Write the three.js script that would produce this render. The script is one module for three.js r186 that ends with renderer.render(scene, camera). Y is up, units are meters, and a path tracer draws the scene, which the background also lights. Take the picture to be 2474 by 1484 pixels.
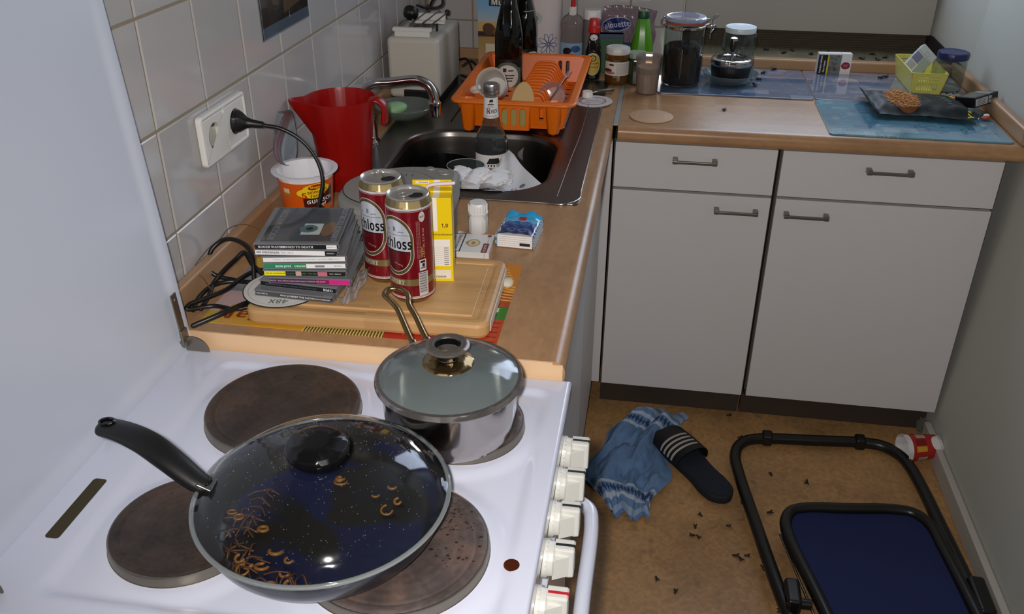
import * as THREE from 'three';
import { RoundedBoxGeometry } from 'three/addons/geometries/RoundedBoxGeometry.js';
import { mergeGeometries, mergeVertices, toCreasedNormals } from 'three/addons/utils/BufferGeometryUtils.js';
import { RectAreaLightUniformsLib } from 'three/addons/lights/RectAreaLightUniformsLib.js';

// ---------- camera, sky, lights, exposure ----------
const scene = new THREE.Scene();
const camera = new THREE.PerspectiveCamera(2 * Math.atan(742 / 2166.06) * 180 / Math.PI, 2474 / 1484, 0.05, 30);
camera.position.set(0.6758, 1.4810, 2.6493);
camera.rotation.set(-0.50917, 0.15759, 0.00272, 'YXZ');
scene.background = new THREE.Color(0.72, 0.80, 0.92);                 // overcast daylight beyond the window
scene.backgroundIntensity = 0.8;
RectAreaLightUniformsLib.init();
const flash = new THREE.SpotLight(0xfff9f7, 4.7, 0, 1.0, 0.8, 2);              // the camera's own flash
flash.position.set(0.645, 1.505, 2.66); flash.target.position.set(0.72, 0.74, 1.2); scene.add(flash.target); flash.castShadow = true; flash.shadow.radius = 0.8; flash.shadow.mapSize.set(2048, 2048);
scene.add(flash);
const daylight = new THREE.RectAreaLight(0xd6e4ff, 5.2, 0.54, 1.06);   // daylight entering through the window over the back counter
daylight.position.set(1.10, 1.635, -0.165); daylight.lookAt(1.08, 1.45, 1.3);
scene.add(daylight);
const renderer = new THREE.WebGLRenderer({ antialias: true });
renderer.shadowMap.enabled = true;
renderer.toneMapping = THREE.LinearToneMapping;
renderer.toneMappingExposure = 1.0;

// ---------- helpers ----------
let seed = 7;
const rnd = () => { seed = (seed + 0x6d2b79f5) | 0; let t = Math.imul(seed ^ (seed >>> 15), 1 | seed); t = (t + Math.imul(t ^ (t >>> 7), 61 | t)) ^ t; return ((t ^ (t >>> 14)) >>> 0) / 4294967296; };
const rr = (a, b) => a + (b - a) * rnd();
const V = (x, y, z) => new THREE.Vector3(x, y, z);
const PI = Math.PI, H = 0.825, S = 0.801;
const clamp = (x, a, b) => Math.min(b, Math.max(a, x)), smooth = (a, b, x) => { const t = clamp((x - a) / (b - a), 0, 1); return t * t * (3 - 2 * t); };
const used = {};
const numbered = (n) => { const k = used[n] = (used[n] ?? -1) + 1; return k ? n + '_' + String(k).padStart(3, '0') : n; };
const cast = (m) => { m.castShadow = true; m.receiveShadow = true; return m; };
function tag(o, label, category, group, kind) { o.userData.label = label; o.userData.category = category; if (group) o.userData.group = group; if (kind) o.userData.kind = kind; return o; }
function thing(name, label, category, [x, y, z] = [0, 0, 0], ry = 0, group) {
  const o = new THREE.Group(); o.name = numbered(name); o.position.set(x, y, z); o.rotation.y = ry; scene.add(o);
  return tag(o, label, category, group);
}
function part(name, geo, mat, parent, label) { const m = cast(new THREE.Mesh(geo ?? new THREE.BufferGeometry(), mat ?? undefined)); m.name = name; parent.add(m); if (label) m.userData.label = label; return m; }
function single(name, label, category, geo, mat, pos = [0, 0, 0], ry = 0, group) {
  const m = cast(new THREE.Mesh(geo, mat)); m.name = numbered(name); m.position.set(...pos); m.rotation.y = ry; scene.add(m); return tag(m, label, category, group);
}
function struct(name, geo, mat, parent = scene) {
  const m = geo ? cast(new THREE.Mesh(geo, mat)) : new THREE.Group(); m.name = parent === scene ? numbered(name) : name; parent.add(m);
  if (parent === scene) m.userData.kind = 'structure';
  return m;
}
const box = (w, h, d, x = 0, y = 0, z = 0, r = 0) => (r ? new RoundedBoxGeometry(w, h, d, 2, r) : new THREE.BoxGeometry(w, h, d)).translate(x, y, z);
const bx = (x0, x1, y0, y1, z0, z1, r = 0) => box(x1 - x0, y1 - y0, z1 - z0, (x0 + x1) / 2, (y0 + y1) / 2, (z0 + z1) / 2, r);
function merge(...gs) {
  gs = gs.flat().map((g) => { g = g.index ? g.toNonIndexed() : g; for (const k of Object.keys(g.attributes)) if (!['position', 'normal', 'uv'].includes(k)) g.deleteAttribute(k); if (!g.attributes.uv) g.setAttribute('uv', new THREE.BufferAttribute(new Float32Array(g.attributes.position.count * 2), 2)); return g; });
  return mergeGeometries(gs);
}
const lathe = (pts, seg = 56, crease = 0.7) => toCreasedNormals(new THREE.LatheGeometry(pts.map((p) => new THREE.Vector2(Math.max(p[0], 0.00001), p[1])), seg), crease);
const curve = (pts, closed = false) => new THREE.CatmullRomCurve3(pts.map((p) => V(...p)), closed, 'centripetal');
const tube = (pts, r, { seg = 0, rad = 8, closed = false } = {}) => {
  const c = curve(pts, closed), n = seg || pts.length * 8, t = new THREE.TubeGeometry(c, n, r, rad, closed);
  if (closed) return t;
  const cap = (u, s) => { const p = c.getPointAt(u), d = c.getTangentAt(u).multiplyScalar(s); const g = new THREE.SphereGeometry(r, rad, 5); return g.translate(p.x + d.x * 0, p.y, p.z); };
  return merge(t, cap(0, -1), cap(1, 1));
};
const rod = (a, b, r, rad = 10) => { const A = V(...a), B = V(...b), L = A.distanceTo(B); const g = new THREE.CylinderGeometry(r, r, L, rad); g.applyQuaternion(new THREE.Quaternion().setFromUnitVectors(V(0, 1, 0), B.clone().sub(A).normalize())); return g.translate((A.x + B.x) / 2, (A.y + B.y) / 2, (A.z + B.z) / 2); };
const rrShape = (w, h, r, cx = 0, cy = 0, path = false) => {
  const s = path ? new THREE.Path() : new THREE.Shape(), x = cx - w / 2, y = cy - h / 2;
  s.moveTo(x + r, y); s.lineTo(x + w - r, y); s.absarc(x + w - r, y + r, r, -PI / 2, 0); s.lineTo(x + w, y + h - r); s.absarc(x + w - r, y + h - r, r, 0, PI / 2);
  s.lineTo(x + r, y + h); s.absarc(x + r, y + h - r, r, PI / 2, PI); s.lineTo(x, y + r); s.absarc(x + r, y + r, r, PI, 1.5 * PI); return s;
};
const polyShape = (pts) => new THREE.Shape(pts.map((p) => new THREE.Vector2(...p)));
const extrude = (shape, depth, bevel = 0, bseg = 2, cs = 12) => new THREE.ExtrudeGeometry(shape, { depth: Math.max(1e-4, depth - 2 * bevel), bevelEnabled: bevel > 0, bevelThickness: bevel, bevelSize: bevel, bevelOffset: -bevel, bevelSegments: bseg, curveSegments: cs }).translate(0, 0, bevel);
// flat slab lying in XZ from a shape drawn in (x, z); bottom at y0
const slab = (shape, y0, t, bevel = 0, cs = 16) => { const g = extrude(shape, t, bevel, 2, cs); g.rotateX(PI / 2); return g.translate(0, y0 + t, 0); };
// grid surface: f(u, v) -> [x, y, z]
function surf(f, nu, nv, flip = false) {
  const pos = [], uv = [], idx = [];
  for (let j = 0; j <= nv; j++) for (let i = 0; i <= nu; i++) { pos.push(...f(i / nu, j / nv)); uv.push(i / nu, j / nv); }
  for (let j = 0; j < nv; j++) for (let i = 0; i < nu; i++) { const a = j * (nu + 1) + i, b = a + 1, c = a + nu + 1, d = c + 1; flip ? idx.push(a, c, b, b, c, d) : idx.push(a, b, c, b, d, c); }
  const g = new THREE.BufferGeometry(); g.setAttribute('position', new THREE.Float32BufferAttribute(pos, 3)); g.setAttribute('uv', new THREE.Float32BufferAttribute(uv, 2)); g.setIndex(idx); g.computeVertexNormals(); return g;
}
// closed sheet with thickness: f gives the upper side
function sheet(f, nu, nv, t) {
  const top = surf(f, nu, nv).toNonIndexed(), p = top.attributes.position, n = top.attributes.normal;
  const low = top.clone(), q = low.attributes.position;
  for (let i = 0; i < p.count; i++) q.setXYZ(i, p.getX(i) - n.getX(i) * t, p.getY(i) - n.getY(i) * t, p.getZ(i) - n.getZ(i) * t);
  for (let i = 0; i < q.count; i += 3) for (const a of ['position', 'normal', 'uv']) { const A = low.attributes[a], k = A.itemSize; for (let c = 0; c < k; c++) { const s = A.array[(i + 1) * k + c]; A.array[(i + 1) * k + c] = A.array[(i + 2) * k + c]; A.array[(i + 2) * k + c] = s; } }
  for (let i = 0; i < low.attributes.normal.array.length; i++) low.attributes.normal.array[i] *= -1;
  return merge(top, low);
}
// value noise, periodic
const hash = (x, y, s) => { let h = Math.imul(x, 374761393) ^ Math.imul(y, 668265263) ^ Math.imul(s + 1, 1274126177); h = Math.imul(h ^ (h >>> 13), 1274126177); return ((h ^ (h >>> 16)) >>> 0) / 4294967296; };
function noise(x, y, per, s = 0) {
  const xi = Math.floor(x), yi = Math.floor(y), fx = x - xi, fy = y - yi, m = (a) => ((a % per) + per) % per, u = fx * fx * (3 - 2 * fx), v = fy * fy * (3 - 2 * fy);
  const a = hash(m(xi), m(yi), s), b = hash(m(xi + 1), m(yi), s), c = hash(m(xi), m(yi + 1), s), d = hash(m(xi + 1), m(yi + 1), s);
  return a + (b - a) * u + (c - a) * v + (a - b - c + d) * u * v;
}
const fbm = (x, y, per, oct = 4, s = 0) => { let t = 0, a = 0.5, n = 0; for (let i = 0; i < oct; i++) { t += a * noise(x, y, per, s + i); n += a; a *= 0.5; x *= 2; y *= 2; per *= 2; } return t / n; };
function dataTex(w, h, f, srgb = true, rx = 1, ry = 1) {
  const d = new Uint8Array(w * h * 4);
  for (let y = 0; y < h; y++) for (let x = 0; x < w; x++) { const c = f(x / w, y / h), o = (y * w + x) * 4; d[o] = clamp(c[0], 0, 255); d[o + 1] = clamp(c[1], 0, 255); d[o + 2] = clamp(c[2], 0, 255); d[o + 3] = 255; }
  const t = new THREE.DataTexture(d, w, h); t.magFilter = THREE.LinearFilter; t.minFilter = THREE.LinearMipmapLinearFilter; t.generateMipmaps = true; t.wrapS = t.wrapT = THREE.RepeatWrapping; t.repeat.set(rx, ry); if (srgb) t.colorSpace = THREE.SRGBColorSpace; t.needsUpdate = true; return t;
}
function canvasTex(w, h, draw) {
  const c = document.createElement('canvas'); c.width = w; c.height = h; const x = c.getContext('2d'); draw(x, w, h);
  const t = new THREE.CanvasTexture(c); t.colorSpace = THREE.SRGBColorSpace; t.anisotropy = 8; return t;
}
function txt(x, s, px, py, size, color, { font = 'sans-serif', bold = true, align = 'center', rot = 0, sx = 1 } = {}) {
  x.save(); x.translate(px, py); x.rotate(rot); x.scale(sx, 1); x.font = (bold ? 'bold ' : '') + size + 'px ' + font; x.fillStyle = color; x.textAlign = align; x.textBaseline = 'middle'; x.fillText(s, 0, 0); x.restore();
}
const M = (color, roughness = 0.5, o = {}) => new THREE.MeshPhysicalMaterial({ color: new THREE.Color(color), roughness, side: THREE.DoubleSide, ...o });
const printed = (map, roughness = 0.45, o = {}) => new THREE.MeshPhysicalMaterial({ map, roughness, side: THREE.DoubleSide, ...o });
const worldUV = (g, ax, ay, sx = 1, sy = 1) => { const p = g.attributes.position, uv = new Float32Array(p.count * 2), k = { x: 'getX', y: 'getY', z: 'getZ' }; for (let i = 0; i < p.count; i++) { uv[i * 2] = p[k[ax]](i) * sx; uv[i * 2 + 1] = p[k[ay]](i) * sy; } g.setAttribute('uv', new THREE.BufferAttribute(uv, 2)); return g; };
// box whose six faces can carry different prints: [+x, -x, +y, -y, +z, -z]
const facing = (x, z) => Math.atan2(0.6758 - x, 2.6493 - z);       // turn that brings a thing's +z side to the viewer's side

// ---------- shared materials ----------
const grainBump = dataTex(256, 256, (u, v) => { const n = 128 + 90 * (fbm(u * 16, v * 16, 16, 4, 3) - 0.5); return [n, n, n]; }, false);
const laminateTex = dataTex(512, 512, (u, v) => {
  const a = fbm(u * 6, v * 40, 40, 4, 11) - 0.5, b = fbm(u * 5, v * 5, 5, 4, 31) - 0.5, c = fbm(u * 64, v * 128, 128, 2, 5) - 0.5, k = 1 + a * 0.14 + b * 0.22 + c * 0.1;
  return [171 * k, 131 * k, 92 * k];
});
const floorTex = dataTex(512, 512, (u, v) => { const b = fbm(u * 6, v * 6, 6, 5, 71) - 0.5, c = fbm(u * 96, v * 96, 96, 2, 15) - 0.5, d = fbm(u * 20, v * 20, 20, 3, 44), k = 1 + b * 0.3 + c * 0.22 - (d > 0.7 ? (d - 0.7) * 0.7 : 0); return [164 * k, 126 * k, 82 * k]; });
const mats = {
  jarGlass: M('#d5dddb', 0.04, { transmission: 0.97, thickness: 0, ior: 1.5 }),
  laminate: printed(laminateTex, 0.34, { bumpMap: grainBump, bumpScale: 0.0002 }),
  laminateEdge: M('#a9845f', 0.35), endEdge: M('#e2bd92', 0.6),
  cabinet: M('#d2cfce', 0.5), carcass: M('#4b443a', 0.8), plinth: M('#3a2f26', 0.7), cabinetSide: M('#aaa6a4', 0.6),
  enamel: M('#cfd3e2', 0.22, { clearcoat: 0.5, clearcoatRoughness: 0.12 }), lidEnamel: M('#cbd2de', 0.3),
  steel: M('#8d8885', 0.32, { metalness: 1 }), sinkSteel: M('#76706c', 0.3, { metalness: 1, bumpMap: grainBump, bumpScale: 0.00005 }), chrome: M('#c9c6c4', 0.1, { metalness: 1 }), darkChrome: M('#857e78', 0.3, { metalness: 0.75 }), hinge: M('#8c857a', 0.42, { metalness: 0.9 }),
  gold: M('#9a835c', 0.28, { metalness: 1 }), black: M('#121212', 0.4), blackGloss: M('#0b0b0d', 0.22), cable: M('#151312', 0.36), rubber: M('#1b1a19', 0.7),
  white: M('#e6e4e0', 0.4), whitePlastic: M('#dcdad2', 0.35), knob: M('#d4d4cb', 0.3), grout: M('#94866e', 0.9), socket: M('#e4e2da', 0.3),
  glass: M('#eef2f0', 0.03, { transmission: 1, thickness: 0, ior: 1.5 }), glassDull: M('#dfe6e4', 0.12, { transmission: 0.9, thickness: 0 }), clearPlastic: M('#f2f2f2', 0.14, { transmission: 0.86, thickness: 0 }),
  greenGlass: M('#9db59a', 0.08, { transmission: 0.85, thickness: 0 }), darkGlass: M('#060805', 0.08),
  orange: M('#ec720b', 0.38), red: M('#9e0b07', 0.32, { transmission: 0.12, thickness: 0 }), paper: M('#efece8', 0.9), wall: M('#b4b5ac', 0.9, { bumpMap: grainBump, bumpScale: 0.001 }), ceiling: M('#d8d6d0', 0.95), trim: M('#b5b0a6', 0.6),
  yellow: M('#e3dc74', 0.4, { transmission: 0.25, thickness: 0 }),
};

// ---------- the room ----------
struct('floor', worldUV(bx(-0.15, 2.2, -0.06, 0, -0.4, 5.6), 'x', 'z', 1.4, 1.4), printed(floorTex, 0.42, { bumpMap: grainBump, bumpScale: 0.0003 }));
struct('ceiling', bx(-0.15, 2.2, 2.5, 2.6, -0.4, 5.6), mats.ceiling);
struct('wall_front', bx(-0.15, 2.2, 0, 2.5, 5.5, 5.6), mats.wall);
{ // right wall leans very slightly; its back end is splayed into the window niche
  const wx = (y) => 1.476 + 0.045 * y, sh = [[0.05, 1.5], [4.0, 1.5]];
  const g = new THREE.BufferGeometry(), q = (a, b, c, d) => [...a, ...b, ...c, ...a, ...c, ...d], y1 = 2.5, bk = (y) => [wx(y) - 0.062, y, -0.175];
  g.setAttribute('position', new THREE.Float32BufferAttribute([
    ...q([wx(0), 0, 0.05], [wx(y1), y1, 0.05], [wx(y1), y1, 5.5], [wx(0), 0, 5.5]), ...q(bk(0), bk(y1), [wx(y1), y1, 0.05], [wx(0), 0, 0.05]),
    ...q([1.9, 0, 5.5], [1.9, y1, 5.5], [1.9, y1, -0.175], [1.9, 0, -0.175]), ...q([1.9, 0, -0.175], [1.9, y1, -0.175], bk(y1), bk(0)), ...q([wx(0), 0, 5.5], [wx(y1), y1, 5.5], [1.9, y1, 5.5], [1.9, 0, 5.5])], 3));
  g.computeVertexNormals(); worldUV(g, 'z', 'y', 1, 1); struct('wall_right', g, mats.wall);
}
// tiles: a chamfered plate facing +z, w x h, t thick
function tileGeo(w, h, t, c = 0.0016) {
  const a = w / 2, b = h / 2, o = [[-a, -b], [a, -b], [a, b], [-a, b]], i = [[-a + c, -b + c], [a - c, -b + c], [a - c, b - c], [-a + c, b - c]], p = [], uv = [];
  const put = (...vs) => vs.forEach((v) => { p.push(...v); uv.push((v[0] + a) / w, (v[1] + b) / h); }), quad = (A, B, C, D) => put(A, B, C, A, C, D);
  quad(...i.map((k) => [...k, t]));
  for (let k = 0; k < 4; k++) { const n = (k + 1) % 4; quad([...o[k], t - c * 0.8], [...o[n], t - c * 0.8], [...i[n], t], [...i[k], t]); quad([...o[k], 0], [...o[n], 0], [...o[n], t - c * 0.8], [...o[k], t - c * 0.8]); }
  const g = new THREE.BufferGeometry(); g.setAttribute('position', new THREE.Float32BufferAttribute(p, 3)); g.setAttribute('uv', new THREE.Float32BufferAttribute(uv, 2)); g.computeVertexNormals(); return g;
}
const tileMats = ['#b9b5b2', '#bcb8b5', '#b6b3b0'].map((c) => M(c, 0.12, { bumpMap: dataTex(128, 128, (u, v) => { const n = 128 + 120 * (fbm(u * 3, v * 3, 3, 2, 21) - 0.5); return [n, n, n]; }, false), bumpScale: 0.0006 }));
{
  const wall = struct('wall_left', bx(-0.15, -0.0022, 0, 2.5, -0.4, 5.6), mats.grout), cache = {};
  const ys = [0.82, 0.9337, 1.0854, 1.2371, 1.3888, 1.5405, 1.6922], zs = []; for (let k = -3; k < 11; k++) zs.push(1.538 - 0.1525 * k);
  for (let r = 0; r + 1 < ys.length; r++) for (let k = 0; k + 1 < zs.length; k++) {
    let z1 = zs[k], z0 = Math.max(0.004, zs[k + 1]); if (z1 - z0 < 0.01) continue;
    const w = +(z1 - z0 - 0.0042).toFixed(4), h = +(ys[r + 1] - ys[r] - 0.0042).toFixed(4), key = w + '_' + h;
    const m = part('tile', cache[key] ??= tileGeo(w, h, 0.006), tileMats[(r * 5 + k * 7 + 9) % 3], wall);
    m.rotation.set(rr(-0.0015, 0.0015), PI / 2 + rr(-0.002, 0.002), 0); m.position.set(-0.006, (ys[r] + ys[r + 1]) / 2, (z0 + z1) / 2);
  }
  const slabMat = M('#a49f98', 0.8);
  const back = struct('wall_back', merge(bx(-0.15, 0.742, 0, 2.5, -0.36, -0.0022), bx(0.742, 1.9, 0, 0.80, -0.36, -0.20), bx(0.742, 0.78, 0.80, 2.5, -0.36, -0.177), bx(1.42, 1.9, 0.80, 2.5, -0.36, -0.176), bx(0.78, 1.42, 2.22, 2.5, -0.36, -0.175)), mats.grout), c2 = {};
  const xs = [0.004, 0.136, 0.288, 0.44, 0.592, 0.742];
  for (let r = 0; r + 1 < ys.length; r++) for (let k = 0; k + 1 < xs.length; k++) {
    const w = +(xs[k + 1] - xs[k] - 0.0042).toFixed(4), h = +(ys[r + 1] - ys[r] - 0.0042).toFixed(4), key = w + '_' + h;
    const m = part('tile', c2[key] ??= tileGeo(w, h, 0.006), tileMats[(r * 3 + k * 5) % 3], back);
    m.position.set((xs[k] + xs[k + 1]) / 2, (ys[r] + ys[r + 1]) / 2, -0.006);
  }
  part('panel', bx(0.742, 1.452, 0.905, 1.035, -0.176, -0.155, 0.002), M('#a6a097', 0.75), back, 'plain grey beige board above the dark vent slot');
  part('reveal', bx(0.7405, 0.7435, 0.86, 2.2, -0.16, 0.001), M('#c9c2b8', 0.5), back);
  // dark perforated vent strip in the niche, over a narrow ledge
  const meshTex = dataTex(256, 64, (u, v) => { const a = (u * 64) % 1, b = (v * 8) % 1, k = a > 0.35 && a < 0.8 && b > 0.2 && b < 0.85 ? 0.45 : 1; return [74 * k, 62 * k, 44 * k]; });
  meshTex.repeat.set(2.2, 1);
  part('vent_grille', bx(0.742, 1.456, 0.850, 0.9055, -0.200, -0.168), printed(meshTex, 0.8), back, 'dark perforated vent strip');
  part('ledge', bx(0.742, 1.5, 0.80, 0.8545, -0.20, -0.034), printed(dataTex(256, 64, (u, v) => { const a = (u * 120) % 1, k = (a > 0.5 ? 0.8 : 1) * (0.8 + 0.4 * fbm(u * 20, v * 5, 20, 3, 4)); return [104 * k, 96 * k, 70 * k]; }), 0.85), back, 'dusty olive brown ledge');
  const dirt = polyShape([[0, 0], [0.215, 0], [0.215, 0.006], [0.03, 0.052], [0.0, 0.052]]), dg = extrude(dirt, 0.004); dg.rotateY(-PI / 2 + 0.28); part('dark_edge', dg.translate(1.4495, 0.8545, -0.17), M('#1c1813', 0.95), back, 'dark ragged gap edge by the right wall');
  // the window above the back counter
  const w = struct('window_1', null, null);
  part('window_frame', merge(bx(0.78, 0.83, 1.05, 2.22, -0.24, -0.18, 0.004), bx(1.37, 1.42, 1.05, 2.22, -0.24, -0.18, 0.004), bx(0.83, 1.37, 1.05, 1.10, -0.24, -0.18, 0.004), bx(0.83, 1.37, 2.17, 2.22, -0.24, -0.18, 0.004)), mats.white, w);
  part('window_pane', bx(0.83, 1.37, 1.10, 2.17, -0.214, -0.208), mats.glass, w);
  part('window_sill', bx(0.744, 1.43, 1.030, 1.050, -0.24, -0.15, 0.004), mats.white, w);
}
struct('baseboard_right', bx(1.459, 1.476, 0, 0.052, 0.56, 5.49, 0.003), mats.trim);

// ---------- worktops ----------
const bowlC = [0.308, 0.862], bowlS = [0.352, 0.366];
const edgeStrip = (len, r = 0.016, t = 0.038) => { // postformed rounded nosing, profile in (x, y), along +z
  const s = new THREE.Shape(); s.moveTo(0, 0); s.lineTo(0.02 - r, 0); s.absarc(0.02 - r, -r, r, PI / 2, 0, true); s.absarc(0.02 - r, -t + r, r, 0, -PI / 2, true); s.lineTo(0, -t); s.lineTo(0, 0);
  return new THREE.ExtrudeGeometry(s, { depth: len, bevelEnabled: false, curveSegments: 10 });
};
{
  const t = thing('worktop', 'wood-look laminate worktop with the sink let into it, running along the tiled wall', 'worktop', [0, 0, 0]);
  const s = polyShape([[0.002, 0.004], [0.567, 0.004], [0.567, 1.63], [0.002, 1.63]]); s.holes.push(rrShape(bowlS[0] + 0.006, bowlS[1] + 0.006, 0.1, ...bowlC, true));
  part('top', worldUV(merge(slab(s, H - 0.038, 0.038), bx(0.567, 0.5872, H - 0.038, H, 0.004, 0.604)), 'z', 'x', 1.2, 1.2), mats.laminate, t);
  part('front_edge', worldUV(edgeStrip(1.026).translate(0.567, H, 0.604), 'z', 'y', 1.2, 1.2), mats.laminate, t);
  part('end_edge', merge(bx(0.01, 0.570, H - 0.037, H - 0.0004, 1.63, 1.6325), bx(0.570, 0.584, H - 0.035, H - 0.004, 1.63, 1.6325)), mats.endEdge, t, 'pale beech edging strip at the cooker end');
  part('upstand', merge(bx(0.001, 0.019, H, H + 0.042, 0.02, 1.632, 0.006), bx(0.02, 0.742, H, H + 0.032, 0.001, 0.018, 0.005)), mats.laminateEdge, t);
  const t2 = thing('worktop', 'shorter wood-look laminate worktop under the window vent, against the right wall', 'worktop', [0, 0, 0]);
  part('top', worldUV(bx(0.599, 1.505, H - 0.038, H, -0.003, 0.573), 'x', 'z', 1.2, 1.2), mats.laminate, t2);
  const e = edgeStrip(0.903); e.rotateY(PI / 2); e.scale(1, 1, -1); { const ix = e.index ? 0 : 0, p = e.attributes.position; for (let i = 0; i < p.count; i += 3) for (const a of ['position', 'normal', 'uv']) { const A = e.attributes[a], k = A.itemSize; for (let c = 0; c < k; c++) { const q = A.array[(i + 1) * k + c]; A.array[(i + 1) * k + c] = A.array[(i + 2) * k + c]; A.array[(i + 2) * k + c] = q; } } e.computeVertexNormals(); }
  e.computeBoundingBox(); e.translate(0.600 - e.boundingBox.min.x, H, 0.573 - e.boundingBox.min.z);
  part('front_edge', worldUV(e, 'x', 'y', 1.2, 1.2), mats.laminate, t2);
  part('upstand', merge(bx(0.742, 1.49, H, H + 0.031, -0.036, -0.004, 0.006), bx(1.488, 1.508, H, H + 0.040, -0.03, 0.588, 0.007)), mats.laminateEdge, t2);
  single('joint_strip', 'narrow pale metal joint strip where the two worktops meet', 'strip', bx(0.5875, 0.5985, H - 0.002, H + 0.0014, 0.02, 0.578, 0.0006), M('#a9b4b4', 0.4, { metalness: 0.6 }));
}
// ---------- cabinets ----------
function handle(w) { // metal bow handle, along x, standing out along z
  return merge(box(w, 0.0075, 0.007, 0, 0, 0.021, 0.002), box(0.012, 0.013, 0.021, -w / 2 + 0.006, 0.001, 0.012, 0.002), box(0.012, 0.013, 0.021, w / 2 - 0.006, 0.001, 0.012, 0.002));
}
const hw = handle(0.104);
function baseCabinet(label, x0, x1, hd, hdr) {
  const t = thing('base_cabinet', label, 'cabinet');
  part('body', merge(bx(x0, x0 + 0.016, 0.085, 0.785, 0.02, 0.5545), bx(x1 - 0.016, x1, 0.085, 0.785, 0.02, 0.5545), bx(x0, x1, 0.085, 0.10, 0.02, 0.5545), bx(x0 + 0.01, x1 - 0.01, 0.10, 0.785, 0.5, 0.553)), mats.carcass, t);
  part('plinth', bx(x0, x1 - 0.003, 0, 0.085, 0.5, 0.521), mats.plinth, t);
  const d = part('door', bx(x0 + 0.004, x1 - 0.004, 0.092, 0.6625, 0.557, 0.575, 0.0015), mats.cabinet, t); const a = part('handle', hw, mats.darkChrome, d); a.position.set(hd, 0.627, 0.5752);
  const r = part('drawer', bx(x0 + 0.004, x1 - 0.004, 0.6695, 0.783, 0.557, 0.575, 0.0015), mats.cabinet, t); const b = part('handle', hw, mats.darkChrome, r); b.position.set(hdr, 0.7478, 0.5752);
  return t;
}
baseCabinet('white base cabinet in the corner, left of two, with its door handle at top right', 0.592, 0.978, 0.8945, 0.785);
baseCabinet('white base cabinet next to the right wall, with its door handle at top left', 0.982, 1.476, 1.059, 1.227);
{
  const t = thing('base_cabinet', 'white base cabinet under the sink worktop, seen edge-on beside the cooker', 'cabinet');
  part('body', merge(bx(0.02, 0.552, 0.085, 0.785, 0.605, 0.621), bx(0.02, 0.552, 0.085, 0.785, 1.606, 1.622), bx(0.02, 0.552, 0.085, 0.10, 0.605, 1.622), bx(0.02, 0.03, 0.10, 0.785, 0.605, 1.622), bx(0.545, 0.552, 0.10, 0.60, 0.62, 1.61)), mats.carcass, t);
  part('plinth', bx(0.50, 0.52, 0, 0.085, 0.53, 1.622), mats.plinth, t);
  const d1 = part('door', bx(0.553, 0.569, 0.092, 0.783, 0.585, 1.098, 0.0015), mats.cabinet, t); part('corner_post', bx(0.553, 0.589, 0.092, 0.783, 0.552, 0.572, 0.001), mats.cabinet, t);
  const d2 = part('door', bx(0, 0.016, -0.3455, 0.3455, -0.506, 0, 0.0015), mats.cabinet, t); d2.position.set(0.553, 0.4375, 1.61); d2.rotation.y = -0.012;
}
// ---------- sink ----------
const rrPoint = (w, h, r, t) => { // point on a rounded rectangle, t in 0..1
  const per = 2 * (w + h - 4 * r) + 2 * PI * r; let s = t * per; const seg = [[h - 2 * r, 0], [PI / 2 * r, 1], [w - 2 * r, 0], [PI / 2 * r, 1], [h - 2 * r, 0], [PI / 2 * r, 1], [w - 2 * r, 0], [PI / 2 * r, 1]];
  const cs = [[w / 2, -h / 2 + r, 0, 1], [w / 2 - r, h / 2 - r, 0], [w / 2 - r, h / 2, -1, 0], [-w / 2 + r, h / 2 - r, PI / 2], [-w / 2, h / 2 - r, 0, -1], [-w / 2 + r, -h / 2 + r, PI], [-w / 2 + r, -h / 2, 1, 0], [w / 2 - r, -h / 2 + r, 1.5 * PI]];
  for (let k = 0; k < 8; k++) { if (s <= seg[k][0] + 1e-9) { const c = cs[k]; return seg[k][1] ? [c[0] + r * Math.cos(c[2] + s / r), c[1] + r * Math.sin(c[2] + s / r)] : [c[0] + c[2] * s, c[1] + c[3] * s]; } s -= seg[k][0]; }
  return [w / 2, -h / 2 + r];
};
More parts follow.
